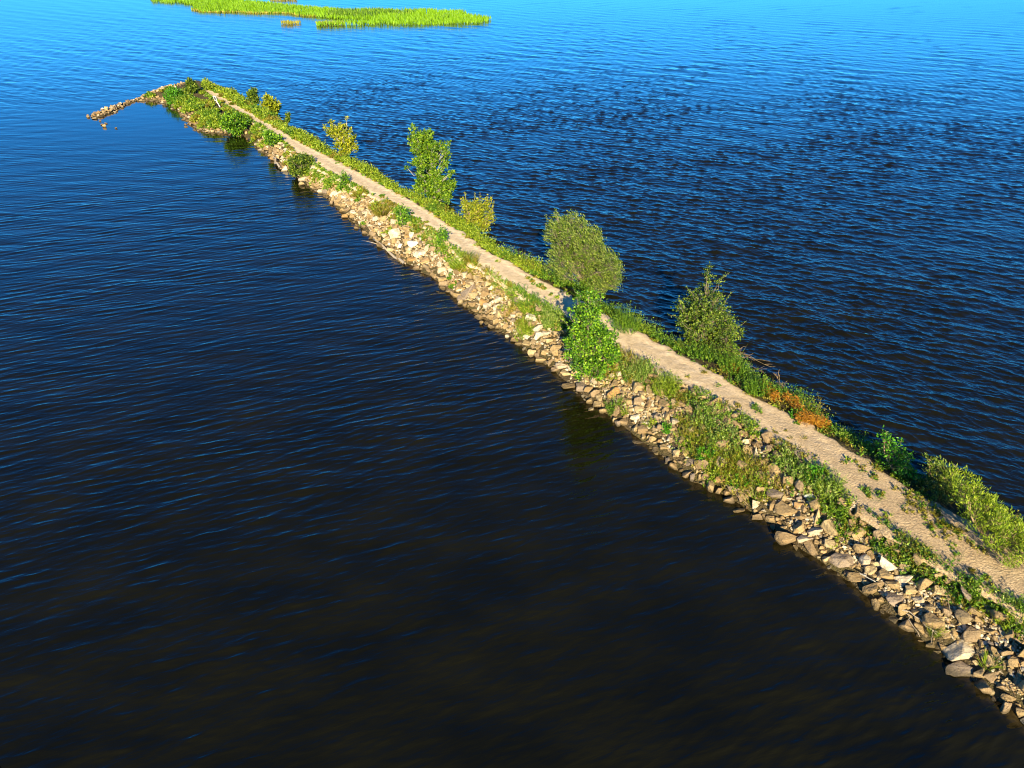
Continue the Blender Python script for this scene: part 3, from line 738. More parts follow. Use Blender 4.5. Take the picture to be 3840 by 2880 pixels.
# low plants reaching in on the path edge and grass growing in the path
for i in range(550):
    s = rng.uniform(S0 + 2, S1 - 2); side_ = rng.random() < 0.5
    t = float(tR(s)) + rng.normal(0, 0.12) if side_ else float(tL(s)) + rng.normal(-0.1, 0.16)
    x, y = xy(s, t); scatter_weeds(x, y, rng.uniform(0.08, 0.25), rng.choice(['weed_green', 'weed_dry', 'weed_lime']), None, 0.45, 0.22)
TUFT = [(3260, 1760, 60), (3290, 1870, 46), (3450, 1900, 70), (3500, 1950, 70), (3560, 1990, 60), (3420, 1880, 40), (3610, 2020, 40), (3660, 2050, 26), (3680, 2080, 14), (3230, 1760, 30), (3400, 1860, 26), (3640, 2150, 14), (3700, 2180, 14), (3180, 1740, 26),
        (2770, 1530, 16), (2840, 1540, 22), (2630, 1400, 14), (2580, 1418, 18), (2690, 1455, 20), (3020, 1655, 12), (2760, 1550, 12), (3000, 1590, 20), (2960, 1640, 26), (3250, 1850, 20), (3330, 1950, 30), (3380, 1920, 20),
        (2015, 1075, 26), (2000, 1060, 16), (2060, 1110, 12), (2085, 1125, 14), (2040, 1090, 10), (1980, 1050, 8), (1960, 1000, 8), (1868, 986, 6), (1600, 840, 6), (1430, 740, 6), (840, 385, 8), (870, 395, 8), (800, 372, 10), (830, 365, 6), (3560, 2060, 34), (3520, 2010, 30), (3480, 1985, 24), (3590, 2095, 20), (3345, 1830, 22)]
for (px, py, r_) in TUFT:
    x, y, z = hit(px, py); q = ppm(x, y, z); rad = r_ / q * 0.8
    for _ in range(max(3, int(rad * rad * 42))):
        a = rng.uniform(0, 6.28); rr = rad * math.sqrt(rng.random())
        xx, yy = x + rr * math.cos(a) * 0.9, y + rr * math.sin(a) * 1.3
        k2 = rng.choice(['weed_dry', 'weed_green', 'weed_lime'], p=[0.5, 0.35, 0.15])
        scatter_weeds(xx, yy, rng.uniform(0.14, 0.36), k2, None, 0.6, 0.16, rng.random() < 0.3)
# weedy patches on the left verge and slope: (x, y, radius px, height m, kinds)
G, Lm, Dr, Si = 'weed_green', 'weed_lime', 'weed_dry', 'weed_silver'
PATCH = [
 # weedy bulge of the near bank
 (2640, 1560, 50, .75, (Si, G)), (2600, 1610, 50, .6, (Lm, Dr)), (2680, 1620, 55, .8, (Si, G)), (2560, 1570, 30, .5, (Dr, Lm)), (2730, 1660, 55, .8, (Si, Lm)), (2640, 1680, 60, .7, (Lm, Dr)), (2700, 1720, 60, .7, (Dr, Lm)),
 (2770, 1730, 60, .7, (Dr, Lm)), (2580, 1660, 40, .5, (Lm, G)), (2830, 1760, 55, .6, (Dr, G)), (2760, 1800, 60, .6, (Dr, Lm)), (2830, 1830, 45, .5, (Dr, Lm)), (2690, 1790, 40, .5, (Lm, G)), (2920, 1720, 45, .7, (Si, G)), (2980, 1760, 50, .8, (Si, G)),
 (3010, 1800, 45, .7, (Si, G)), (3080, 1800, 40, .7, (Si, Lm)), (3100, 1850, 50, .7, (Lm, Si)), (2900, 1820, 40, .4, (Dr, G)), (2990, 1830, 30, .4, (Dr, G)), (3130, 1900, 45, .6, (G, Lm)), (3170, 1950, 45, .5, (G, Lm)), (3060, 1900, 30, .3, (Dr, G)),
 (3200, 1990, 40, .4, (Dr, G)), (3260, 1960, 45, .35, (G, Dr)), (3310, 2010, 50, .4, (G, Dr)), (3260, 2030, 30, .3, (Lm, Dr)), (3400, 2060, 55, .4, (G, Dr)), (3460, 2100, 60, .4, (G, Dr)), (3530, 2140, 60, .4, (G, Dr)), (3600, 2190, 60, .4, (G, Dr)),
 (3660, 2220, 55, .4, (G, Lm)), (3720, 2240, 60, .5, (G, Lm)), (3780, 2290, 55, .5, (G, Lm)), (3820, 2330, 50, .5, (G, Lm)), (3480, 2170, 40, .25, (Dr, G)), (3580, 2240, 40, .25, (Dr, G)), (3350, 2080, 35, .25, (Dr, Lm)), (3150, 2020, 24, .3, (Lm, Dr)), (3500, 2080, 45, .35, (G, Dr)),
 # between leafy tree and bulge
 (2350, 1370, 40, .7, (Si, Dr)), (2410, 1400, 40, .7, (Si, G)), (2370, 1420, 34, .6, (G, Dr)), (2440, 1440, 34, .5, (G, Dr)), (2500, 1460, 40, .7, (Lm, Si)), (2540, 1500, 34, .5, (Dr, G)), (2580, 1500, 30, .5, (Dr, G)), (2610, 1520, 30, .6, (Si, G)), (2270, 1390, 50, .35, (Dr, Lm)), (2320, 1400, 30, .3, (Dr, Lm)),
 # left of the tree
 (2070, 1200, 34, .6, (G, Si)), (2110, 1215, 34, .5, (G, Dr)), (2030, 1165, 34, .7, (G, Si)), (2080, 1160, 24, .6, (G, Si)), (1985, 1130, 34, .7, (G, Lm)), (1950, 1090, 30, .6, (G, Lm)), (1975, 1170, 26, .6, (Lm, Dr)), (1930, 1150, 22, .5, (Dr, Lm)), (1910, 1075, 30, .6, (Si, Dr)), (1875, 1040, 30, .6, (Dr, Si)),
 (1840, 1015, 30, .5, (Dr, Si)), (1960, 1215, 32, .6, (Lm, Dr)), (1985, 1245, 20, .4, (Lm, Dr)), (2140, 1240, 30, .5, (Dr, G)), (2120, 1290, 16, .3, (Dr, Lm)), (1800, 990, 26, .5, (Lm, Dr)), (1740, 975, 30, .6, (Lm, Si)), (1700, 955, 28, .6, (Lm, G)), (1770, 955, 20, .6, (Dr, Si)), (1660, 940, 24, .6, (G, Lm)), (1625, 915, 22, .5, (Dr, G)),
 (1600, 890, 22, .5, (Dr, G)), (1560, 860, 22, .5, (Dr, G)), (1480, 815, 20, .5, (Dr, Lm)), (1430, 790, 24, .6, (Dr, Lm)), (1410, 775, 20, .6, (Lm, Dr)), (1350, 720, 24, .5, (Lm, Dr)), (1320, 700, 20, .5, (G, Lm)), (1290, 700, 22, .6, (G, Lm)), (1240, 690, 22, .5, (G, Lm)), (1200, 665, 18, .5, (G, Dr)),
 (1345, 750, 9, .4, (G, Lm)), (1245, 640, 20, .3, (Dr, Lm)), (1175, 690, 12, .4, (G, Lm)), (1090, 600, 20, .6, (Lm, Dr)), (1085, 570, 20, .5, (Dr, Lm)), (990, 540, 22, .7, (Lm, Dr)), (965, 515, 22, .7, (Lm, Dr)), (960, 485, 20, .6, (Lm, G)), (1700, 1075, 5, .3, (G, G)), (1690, 1040, 6, .4, (G, G)), (1900, 1190, 14, .3, (Dr, Lm)), (1880, 1160, 14, .3, (Dr, Lm)),
 (1360, 845, 5, .2, (G, G)), (1460, 870, 12, .4, (Lm, Dr)), (1440, 880, 8, .3, (Lm, Dr)), (2300, 1540, 14, .5, (G, Dr)), (2440, 1590, 10, .4, (Lm, Si)), (2495, 1600, 14, .4, (G, Lm)), (2880, 1880, 18, .4, (Lm, Dr)), (2860, 1850, 16, .4, (Lm, Dr)),
 # head of the jetty
 (660, 365, 24, .9, (G, 'nettle')), (640, 385, 22, .7, (G, 'nettle')), (690, 375, 26, .9, (G, Lm)), (720, 385, 24, .9, (G, Lm)), (700, 410, 24, .8, (Lm, G)), (740, 400, 24, .8, (Lm, G)), (760, 425, 24, .8, (Lm, G)), (740, 440, 24, .7, (Lm, Dr)), (780, 445, 26, .8, (Lm, G)), (800, 420, 22, .7, (Lm, G)), (820, 440, 24, .8, (G, Lm)),
 (760, 465, 20, .6, (Dr, Lm)), (800, 470, 22, .8, (Lm, G)), (770, 385, 20, .6, (Lm, Dr)), (790, 395, 16, .5, (Lm, Dr)), (660, 400, 20, .5, (Lm, G)), (640, 335, 16, .5, (G, Dr)), (620, 340, 12, .4, (G, Dr)), (560, 358, 7, .4, (G, G)), (572, 362, 7, .3, (Lm, G)), (700, 350, 16, .8, (G, Lm)), (755, 350, 10, .4, (Dr, Lm)), (850, 410, 14, .5, (Lm, Dr)), (870, 425, 14, .6, (Lm, G)), (920, 440, 14, .6, (Lm, G)),
 (800, 330, 18, 1.1, (Lm, Lm)), (780, 320, 16, 1.3, (Lm, Lm)), (830, 345, 18, 1.1, (Lm, Lm)), (860, 365, 18, 1.0, (Lm, Lm)), (890, 385, 18, 1.0, (Lm, Lm)), (920, 398, 16, .9, (Lm, G)),
 (970, 425, 18, 1.0, (G, Lm)), (1000, 440, 18, 1.0, (Lm, G)), (1060, 465, 18, 1.0, (Lm, G)), (1110, 505, 20, 1.0, (Lm, G)), (1150, 525, 20, 1.1, (Lm, Lm)), (1200, 550, 22, 1.1, (Lm, Lm)), (1240, 570, 22, 1.0, (Lm, G)), (1080, 440, 12, 1.0, (Dr, G)),
]
for (px, py, r_, h, kinds) in PATCH:
    x, y, z = hit(px, py + r_ * 0.35); q = ppm(x, y, z); rad = max(r_ / q, 0.2)
    dist = math.hypot(x, y)
    cnt = max(4, int(rad * rad * 46)); h *= 1.45 if dist < 60 else 1.2
    if dist > 90: cnt = max(5, int(rad * rad * 24))
    for _ in range(cnt):
        a = rng.uniform(0, 6.28); rr = rad * math.sqrt(rng.random())
        xx, yy = x + rr * math.cos(a), y + rr * math.sin(a) * 1.15
        if float(height(xx, yy)) < 0.05: continue
        s_q, t_q = st(xx, yy)
        if float(tL(s_q)) + 0.05 < t_q < float(tR(s_q)) + 0.1 and s_q < S1 - 8: continue
        kk = kinds[0] if rng.random() < 0.62 else kinds[1]
        g_ = kk in (Dr, Lm) and dist < 75 and rng.random() < 0.35
        scatter_weeds(xx, yy, h * rng.uniform(0.6, 1.1), kk, dist, 0.6, 0.22 if dist < 90 else 0.4, g_)
# orange dodder mats over the right verge
DOD = [(2750, 1397, 22), (2860, 1455, 22), (2880, 1480, 24), (2900, 1500, 18), (2950, 1505, 20), (2985, 1545, 24), (3010, 1575, 30), (3050, 1585, 34), (3085, 1600, 22), (3220, 1650, 26), (3250, 1675, 26), (3270, 1695, 18), (3190, 1630, 18), (2975, 1520, 18)]
for (px, py, r_) in DOD:
    x, y, z = hit(px, py + r_ * .3); q = ppm(x, y, z); rad = r_ / q
    n_ = int(1700 * rad * rad) + 150
    a = rng.uniform(0, 6.28, n_); rr = rad * np.sqrt(rng.random(n_))
    X_, Y_ = x + rr * np.cos(a), y + rr * np.sin(a) * 1.2
    P = np.stack([X_, Y_, height(X_, Y_) + rng.uniform(0.25, 0.72, n_) * (1 - 0.4 * (rr / rad) ** 2)], 1)
    D = rng.normal(size=(n_, 3)) * [1, 1, 0.45]
    und['dodder'].append(leaves(P, D, rng.uniform(0.12, 0.28, n_), 0.035))
UL = {'weed_lime': ('undergrowth', 'yellow green knee high weeds lining both sides of the path'), 'weed_green': ('undergrowth', 'mid green leafy weeds covering the jetty verges'), 'weed_dry': ('dry_grass', 'straw coloured dry grass and weeds on the verges and in the path'),
      'weed_silver': ('undergrowth', 'pale silvery green weeds on the water side of the path'), 'dodder': ('dodder', 'bright orange tangled dodder mats on the right hand verge'), 'nettle': ('undergrowth', 'vivid green weeds at the head of the jetty')}
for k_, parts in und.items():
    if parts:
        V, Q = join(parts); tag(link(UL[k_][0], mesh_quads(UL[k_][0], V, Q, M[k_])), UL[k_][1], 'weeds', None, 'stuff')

# ---- individual plants that stand out
def plant(px, py, wpx, hpx, mat, leaf, label, cat='plant', name='weed_clump', asp=0.4, dens=1.0, group=None, grass=False, wind=0.15, up=0.5, lean=0.45):
    x, y, z = hit(px, py); q = ppm(x, y, z); rad = wpx / 2 / q; h = hpx / q * 1.0
    dist = math.hypot(x, y); lf = max(leaf * 1.3, dist * 0.0032)
    root = tag(link(name, None, None, (x, y, z)), label, cat, group)
    n_ = max(6, int(dens * 26 * (rad + .15) ** 2 * 6 / (lf / 0.1)))
    n_ = min(n_, 420)
    if grass:
        v, q_ = blades(x, y, rad * 0.6, h, int(n_ * 3), max(0.022, dist * 0.0006), lean, wind)
        link('blades', mesh_quads('blades', v - [x, y, z], q_, M[mat]), root)
    else:
        (v, q_), (sv, sq) = herb(x, y, z, rad * 0.8, h, n_, lf, asp, 14, lean, up, wind)
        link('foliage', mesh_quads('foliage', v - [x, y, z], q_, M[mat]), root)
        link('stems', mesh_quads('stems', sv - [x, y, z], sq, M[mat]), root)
    return root
plant(2640, 1725, 62, 60, 'nettle', .12, 'vivid green nettle clump above the dark sloping slab at the water', 'nettle', 'nettle_clump', .55)
plant(2770, 1825, 58, 44, 'nettle', .12, 'vivid green low nettle clump above the long flat brown slab', 'nettle', 'nettle_clump', .55)
plant(2500, 1625, 32, 54, 'nettle', .11, 'narrow bright green plant rooted among rocks left of the weedy bulge', 'nettle', 'nettle_clump', .55)
plant(2700, 1745, 24, 28, 'nettle', .10, 'small bright green nettle right of the large vivid clump', 'nettle', 'nettle_clump', .55)
plant(3055, 1815, 66, 74, 'nettle', .13, 'vivid green nettle clump on the path edge amid silvery weeds', 'nettle', 'nettle_clump', .55, 1.3)
plant(3110, 1860, 80, 84, 'weed_silver', .12, 'bright yellow silvery bushy weed right of the path edge nettle', 'plant', 'weed_clump', .35, 1.3)
plant(2400, 1420, 84, 84, 'weed_silver', .11, 'pale silvery weed clump on the path edge right of the leafy tree', 'plant', 'weed_clump', .3, 1.2)
plant(2500, 1475, 100, 88, 'weed_lime', .11, 'round bright yellow green weed clump right of the silvery one', 'plant', 'weed_clump', .3, 1.3)
plant(2300, 1545, 56, 92, 'weed_green', .11, 'tall grassy green clump rooted in the rock slope below the path', 'plant', 'weed_clump', .25, 1.0, wind=0)
plant(2345, 1560, 22, 50, 'weed_lime', .10, 'narrow yellow green weed right of the tall grassy clump on the rocks', 'plant', 'weed_clump', .25)
plant(3495, 2385, 40, 78, 'weed_lime', .1, 'upright bright green grass tuft at the waterline by a brown boulder', 'grass tuft', 'grass_tuft', grass=True, wind=0, lean=.3)
plant(3705, 2500, 60, 70, 'weed_lime', .11, 'bright green grassy weed right of the largest pale slab', 'grass tuft', 'grass_tuft', grass=True, wind=0, lean=.6)
plant(3760, 2335, 66, 66, 'weed_lime', .12, 'lime green bushy weed on the path edge near the right frame edge', 'plant', 'weed_clump', .4, 1.1)
plant(3600, 2262, 40, 40, 'nettle', .11, 'small green clump below the path verge right of the pale block', 'plant', 'weed_clump', .4)
plant(3310, 2005, 46, 44, 'weed_green', .09, 'feathery green clump alone at the left edge of the near path', 'plant', 'weed_clump', .2)
plant(3205, 2010, 30, 36, 'weed_lime', .10, 'small yellow green weed on the rocks below the near path', 'plant', 'weed_clump', .3)
plant(3075, 1968, 26, 26, 'weed_green', .09, 'tiny green sprout above the split pale boulder', 'plant', 'weed_clump', .4)
plant(2970, 1600, 1, 1, 'weed_green', .09, 'small green sprig standing alone in the middle of the path', 'plant', 'weed_clump', .4) if False else None
plant(2835, 1538, 40, 28, 'weed_green', .09, 'low green plant growing in the path beside its own shadow', 'plant', 'weed_clump', .35)
plant(1965, 1265, 64, 84, 'weed_lime', .10, 'bushy yellow green clump on the rocks left of the pale peaked boulder', 'plant', 'weed_clump', .25, 1.0)
plant(1985, 1165, 60, 70, 'weed_green', .12, 'tall broad bladed green stalks leaning over the rocks mid jetty', 'plant', 'weed_clump', .2, .9, lean=.7)
plant(1925, 1100, 40, 44, 'weed_green', .1, 'grey green weed with bright arching blades above the rocks', 'plant', 'weed_clump', .25)
plant(2065, 1215, 74, 62, 'weed_silver', .11, 'silvery green weed bank left of the leafy tree', 'plant', 'weed_clump', .25, 1.1)
plant(1730, 1000, 76, 56, 'weed_lime', .11, 'fan of bright yellow green blades spilling toward the rocks', 'plant', 'weed_clump', .2, .8, grass=True, lean=1.0)
plant(1770, 990, 50, 60, 'weed_dry', .10, 'pale feathery dry grass clump beside the fan of bright blades', 'grass tuft', 'grass_tuft', grass=True)
plant(1435, 810, 60, 54, 'weed_dry', .10, 'golden green grassy clump left of the small rounded bush', 'grass tuft', 'grass_tuft', grass=True, lean=.8)
plant(1350, 735, 56, 34, 'weed_dry', .1, 'low golden grass hummock on the path edge in the far middle', 'grass tuft', 'grass_tuft', grass=True, lean=.9)
plant(2435, 1228, 46, 44, 'weed_lime', .11, 'spiky yellow green clump on the right verge past the leafy tree', 'grass tuft', 'grass_tuft', grass=True, lean=.7)
plant(1775, 905, 60, 60, 'nettle', .12, 'dark vivid green clump below the yellow shrub on the right verge', 'plant', 'weed_clump', .5, 1.2) if False else None
plant(2990, 1570, 60, 44, 'nettle', .10, 'green sprigs at the right waterline behind the orange dodder', 'plant', 'weed_clump', .5)
plant(3108, 1618, 40, 46, 'nettle', .11, 'dark green clump right of the largest orange dodder mat', 'plant', 'weed_clump', .55)
plant(3170, 1650, 50, 64, 'weed_silver', .11, 'arching pale grass on the right verge after the orange dodder', 'grass tuft', 'grass_tuft', grass=True, lean=.8)
plant(2840, 1480, 110, 90, 'weed_green', .11, 'bushy green clump behind the first orange dodder patches', 'plant', 'weed_clump', .4, 1.0)
plant(2745, 1400, 110, 90, 'weed_green', .11, 'broad green clump under the dead branches on the right verge', 'plant', 'weed_clump', .38, 1.0)
plant(2350, 1240, 110, 110, 'weed_green', .11, 'tall silvery green thicket on the right verge between willow and leafy tree', 'plant', 'weed_clump', .28, 1.1)
plant(2290, 1190, 60, 70, 'weed_green', .11, 'green shrubby weeds just right of the leafy tree crown', 'plant', 'weed_clump', .35, 1.2)
plant(790, 340, 50, 38, 'weed_lime', .2, 'tall yellow green weeds at the far right end of the path', 'plant', 'weed_clump', .35)
plant(650, 375, 60, 46, 'nettle', .2, 'vivid green leafy patch beside the white stones of the jetty head', 'plant', 'weed_clump', .5)

# ---- trees and shrubs: blobs are (x, y, r) in photo pixels at the tree's own distance
def tree(base, blobs, leafmat, leaf, label, cat='tree', name='tree', barkmat='bark', asp=0.6, dens=1.0, dirv=None, trunk_px=None, sprigs=(), spread=1.0, twist=0.0, clump=0.24, depth=0.8):
    bx, by, bz = hit(*base); q = ppm(bx, by, bz)
    root = tag(link(name, None, None, (bx, by, bz)), label, cat)
    dist = math.hypot(bx, by); lf = max(leaf * 1.25, dist * 0.0027)
    def w3(px, py):                    # point on the upright plane through the base that faces the camera
        d = ray(px, py); t = by / d[1]
        return np.array([d[0] * t, by, CH + d[2] * t])
    cs = [(w3(a, b), r / q) for a, b, r in blobs]
    wide = max(c[1] for c in cs)
    xs = np.array([c[0][0] for c in cs]); halfw = (xs.max() - xs.min()) / 2 + wide
    C3 = []
    for c, r in cs:
        c = c.copy(); c[2] = max(c[2], bz + r * 0.35)
        off = abs(c[0] - xs.mean()) / halfw
        c[1] += rng.uniform(-1, 1) * depth * halfw * math.sqrt(max(0.0, 1 - off * off)) * 0.55
        C3.append((c, r))
        if r > 0.5 * wide:             # the same mass behind and in front, so that the crown is as deep as it is wide
            for sg in (-1, 1):
                c2 = c.copy(); c2[1] += sg * depth * halfw * 0.55 * math.sqrt(max(0.05, 1 - off * off)) + rng.normal(0, .1); c2[2] += rng.normal(0, .12) * r
                C3.append((c2, r * 0.85))
    top = max(C3, key=lambda e: e[0][2])[0]; B = np.array([bx, by, bz - 0.1])
    H_ = top[2] - bz
    r0 = 0.02 + 0.014 * H_
    tp = [B]
    mean = np.mean([c for c, r in C3], axis=0)
    for u in (0.2, 0.45, 0.7, 1.0):
        tgt = B * (1 - u) + top * u
        tgt[0] += (mean[0] - bx) * 0.6 * math.sin(u * math.pi) ; tgt[1] += rng.normal(0, .06)
        tp.append(tgt)
    tp = np.array(tp)
    v, q_ = tube(tp, r0 * np.array([1.25, 1.0, 0.75, 0.5, 0.15]), 7)
    trunk_parts = [(v, q_)]
    tw = []; LP = []; LD = []; LS = []
    def along(u):
        k_ = min(int(u * 4), 3); f_ = u * 4 - k_; return tp[k_] * (1 - f_) + tp[k_ + 1] * f_
    for c, r in C3:
        u = np.clip((c[2] - bz) / max(H_, .1) * 0.75 - 0.12, 0.03, 0.92); a = along(u)
        pts = wob(a, c, 0.05 * np.linalg.norm(c - a), 4)
        rr = r0 * (0.5 - 0.3 * u)
        tw.append(tube(pts, np.linspace(rr, rr * 0.3, 5), 5))
        nt_ = int(max(5, dens * 22 * (r * r) / (clump * clump) * 0.33))
        nt_ = min(nt_, 260)
        d = unit(rng.normal(size=(nt_, 3))); rad = r * rng.uniform(0.25, 1.08, nt_) ** 0.55 * (1 + 0.55 * (vnoise(d[:, 0] * 2 + c[0], d[:, 2] * 2 + c[2], 1.3)))
        e = c + d * rad[:, None] * [spread, 1, 1]
        for i in range(nt_):
            if i % 3 == 0:
                tw.append(tube([c * 0.5 + a * 0.5 if i % 2 else c, (c + e[i]) / 2 + rng.normal(0, .04, 3), e[i]], [0.012, 0.009, 0.004], 4))
        m_ = max(5, int(clump * clump * 1.3 / (lf * lf * asp)) )
        m_ = min(m_, 26)
        dd_ = d if dirv is None else unit(d * 0.55 + np.array(dirv))
        uu = rng.uniform(-1, 0.6, (nt_, m_, 1))
        P = e[:, None] + dd_[:, None] * clump * uu + rng.normal(0, clump * 0.24, (nt_, m_, 3))
        D = dd_[:, None] * (1.1 if dirv is None else 1.6) + rng.normal(0, 0.75 if dirv is None else 0.42, (nt_, m_, 3))
        LP.append(P.reshape(-1, 3)); LD.append(D.reshape(-1, 3))
    for (x0, y0, x1, y1) in sprigs:
        a, b = w3(x0, y0), w3(x1, y1); pts = wob(a, b, 0.04 * np.linalg.norm(b - a), 4)
        tw.append(tube(pts, [0.02, .017, .014, .01, .005], 4))
        n_ = int(np.linalg.norm(b - a) / lf * 3)
        u = rng.uniform(0.2, 1, n_)[:, None]; P = a + (b - a) * u + rng.normal(0, .03, (n_, 3))
        LP.append(P); LD.append(rng.normal(size=(n_, 3)) + (b - a) / np.linalg.norm(b - a))
    LP = np.concatenate(LP); LD = np.concatenate(LD)
    okm = LP[:, 2] > bz - 0.1
    LP, LD = LP[okm], LD[okm]
    Ls = lf * rng.uniform(0.6, 1.3, len(LP))
    v, q_ = leaves(LP, LD, Ls, Ls * asp)
    o0 = np.array([bx, by, bz])
    V, Q = join(trunk_parts); link('trunk', mesh_quads('trunk', V - o0, Q, M[barkmat], True), root)
    V, Q = join(tw); link('limbs', mesh_quads('limbs', V - o0, Q, M[barkmat], True), root)
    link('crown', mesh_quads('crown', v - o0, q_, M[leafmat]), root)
    return root
tree((2195, 1412), [(2205, 1100, 14), (2165, 1115, 13), (2235, 1135, 20), (2195, 1150, 28), (2138, 1165, 11), (2170, 1190, 24), (2225, 1190, 34), (2190, 1240, 40), (2245, 1245, 42), (2148, 1240, 18), (2285, 1240, 22), (2165, 1295, 36), (2225, 1300, 52), (2285, 1300, 34), (2312, 1262, 10), (2175, 1350, 32), (2235, 1350, 42), (2285, 1340, 20), (2190, 1395, 22), (2165, 1408, 13), (2142, 1295, 24), (2302, 1330, 20), (2130, 1345, 14)],
     'leaf_green', .13, 'dense bright green leafy tree on the water side of the path, mid jetty', 'tree', 'broadleaf_tree', 'bark', .75, 1.9, depth=.6, sprigs=[(2150, 1250, 2105, 1185), (2180, 1120, 2150, 1085), (2250, 1130, 2262, 1100)])
tree((2225, 1105), [(2088, 805, 14), (2100, 830, 18), (2150, 812, 22), (2125, 850, 32), (2170, 850, 32), (2080, 880, 30), (2125, 890, 45), (2185, 895, 45), (2060, 900, 20), (2230, 905, 38), (2095, 935, 45), (2160, 945, 55), (2225, 950, 52), (2275, 960, 40), (2110, 985, 32), (2180, 1000, 50), (2245, 1005, 52), (2300, 1005, 38), (2230, 1045, 42), (2290, 1050, 38), (2060, 975, 18), (2070, 845, 16)],
     'leaf_willow', .17, 'big windswept willow leaning left over the right verge, tallest crown mid jetty', 'willow tree', 'willow_tree', 'bark', .24, 1.15, dirv=(-0.9, -0.1, 0.75), depth=.75)
tree((2655, 1300), [(2668, 1015, 15), (2650, 1035, 14), (2688, 1040, 14), (2665, 1065, 20), (2690, 1085, 16), (2665, 1110, 26), (2625, 1130, 26), (2605, 1150, 26), (2690, 1140, 26), (2570, 1185, 28), (2610, 1190, 36), (2655, 1175, 42), (2705, 1180, 32), (2640, 1225, 46), (2700, 1225, 42), (2750, 1235, 26), (2590, 1220, 32), (2670, 1265, 42), (2715, 1260, 30), (2545, 1190, 20), (2580, 1240, 30), (2770, 1250, 22), (2735, 1285, 26), (2610, 1275, 30)],
     'leaf_olive', .12, 'dark olive conical tree over the water on the right verge', 'tree', 'elm_tree', 'bark', .6, 1.35, depth=.65,
     sprigs=[(2700, 1150, 2750, 1092), (2750, 1240, 2798, 1205), (2610, 1130, 2574, 1072), (2560, 1170, 2546, 1115), (2690, 1060, 2738, 1020), (2560, 1190, 2505, 1180)])
tree((1640, 748), [(1547, 478, 9), (1553, 500, 14), (1545, 530, 14), (1572, 520, 20), (1600, 520, 20), (1570, 550, 24), (1605, 555, 26), (1632, 540, 14), (1650, 555, 16), (1672, 565, 16), (1680, 545, 8), (1590, 590, 24), (1625, 590, 24), (1668, 595, 16), (1560, 600, 12), (1550, 622, 12), (1530, 620, 8), (1610, 630, 26), (1665, 625, 16), (1585, 648, 22), (1630, 665, 28), (1690, 645, 12), (1706, 640, 6), (1600, 690, 28), (1650, 700, 32), (1690, 700, 18), (1575, 690, 18), (1630, 735, 26), (1680, 725, 18)],
     'leaf_poplar', .13, 'tall slender poplar with pale trunk on the right verge, far middle of the jetty', 'poplar tree', 'poplar_tree', 'bark_pale', .8, 1.35, depth=.7)
tree((1795, 868), [(1790, 770, 26), (1750, 765, 20), (1825, 775, 18), (1835, 810, 18), (1790, 805, 34), (1755, 800, 22), (1815, 835, 24), (1780, 840, 28), (1850, 822, 9)],
     'leaf_yellow', .13, 'low yellow leaved shrub on the right verge between poplar and willow', 'shrub', 'yellow_shrub', 'twig', .7, .8, depth=.8,
     sprigs=[(1750, 760, 1742, 718), (1780, 750, 1782, 722), (1800, 750, 1801, 722), (1820, 765, 1832, 728), (1835, 780, 1845, 745), (1840, 800, 1855, 755), (1740, 775, 1724, 742)])
tree((1290, 588), [(1222, 470, 7), (1240, 462, 9), (1238, 490, 12), (1290, 465, 8), (1297, 448, 6), (1262, 490, 16), (1285, 495, 15), (1318, 490, 10), (1255, 515, 14), (1290, 522, 20), (1320, 520, 12), (1335, 540, 10), (1270, 545, 16), (1305, 550, 18), (1335, 560, 8), (1290, 572, 18)],
     'leaf_yellow', .13, 'sparse yellow green tree with open crown on the far right verge', 'tree', 'young_tree', 'bark_pale', .7, .85, depth=.7)
tree((1022, 432), [(1005, 360, 7), (1015, 372, 9), (1008, 388, 10), (1028, 390, 10), (988, 392, 8), (1035, 405, 10), (1018, 408, 12), (1048, 385, 4), (1025, 420, 10)],
     'leaf_yellow', .2, 'small two topped yellowish tree near the far end, right of the dark round tree', 'tree', 'young_tree', 'bark_pale', .7, .9)
tree((946, 402), [(948, 342, 8), (942, 356, 11), (955, 360, 9), (944, 374, 13), (955, 380, 11), (938, 388, 9)],
     'leaf_olive', .2, 'small dark green tree on the right verge near the far end', 'tree', 'young_tree', 'bark', .6, 1.2)
tree((716, 352), [(708, 305, 7), (716, 316, 11), (706, 328, 10), (726, 330, 10), (716, 338, 12)],
     'leaf_olive', .2, 'dark rounded bush at the very head of the jetty', 'bush', 'bush', 'bark', .5, 1.2)
tree((1072, 470), [(1078, 430, 5), (1080, 445, 6), (1072, 455, 8)], 'leaf_olive', .2, 'tiny thin tree on the far right verge right of the two topped tree', 'tree', 'young_tree', 'bark', .6, 1.0)
tree((885, 502), [(865, 440, 17), (895, 440, 17), (850, 462, 16), (882, 462, 24), (915, 460, 14), (870, 482, 16), (898, 484, 16)],
     'leaf_green', .2, 'big rounded green bush at the waterline near the far end of the jetty', 'bush', 'bush', 'bark', .6, 1.3)
tree((1028, 548), [(1005, 500, 12), (1020, 512, 18), (1045, 522, 13), (1012, 525, 14), (1035, 535, 12)],
     'leaf_green', .18, 'green bush beside the path, second bush from the far end', 'bush', 'bush', 'bark', .6, 1.2)
tree((1125, 664), [(1110, 595, 14), (1140, 590, 14), (1095, 612, 16), (1125, 615, 26), (1155, 605, 14), (1105, 638, 18), (1135, 640, 18), (1160, 628, 8)],
     'leaf_olive', .14, 'round dark green bush among the rocks beyond the curved driftwood', 'bush', 'bush', 'bark', .5, 1.5)
tree((1512, 852), [(1500, 785, 12), (1520, 795, 13), (1492, 808, 13), (1512, 815, 20), (1530, 822, 10), (1502, 836, 14)],
     'leaf_green', .13, 'small rounded bright bush on the path edge with a dark shadow across the path', 'bush', 'bush', 'bark', .6, 1.3)
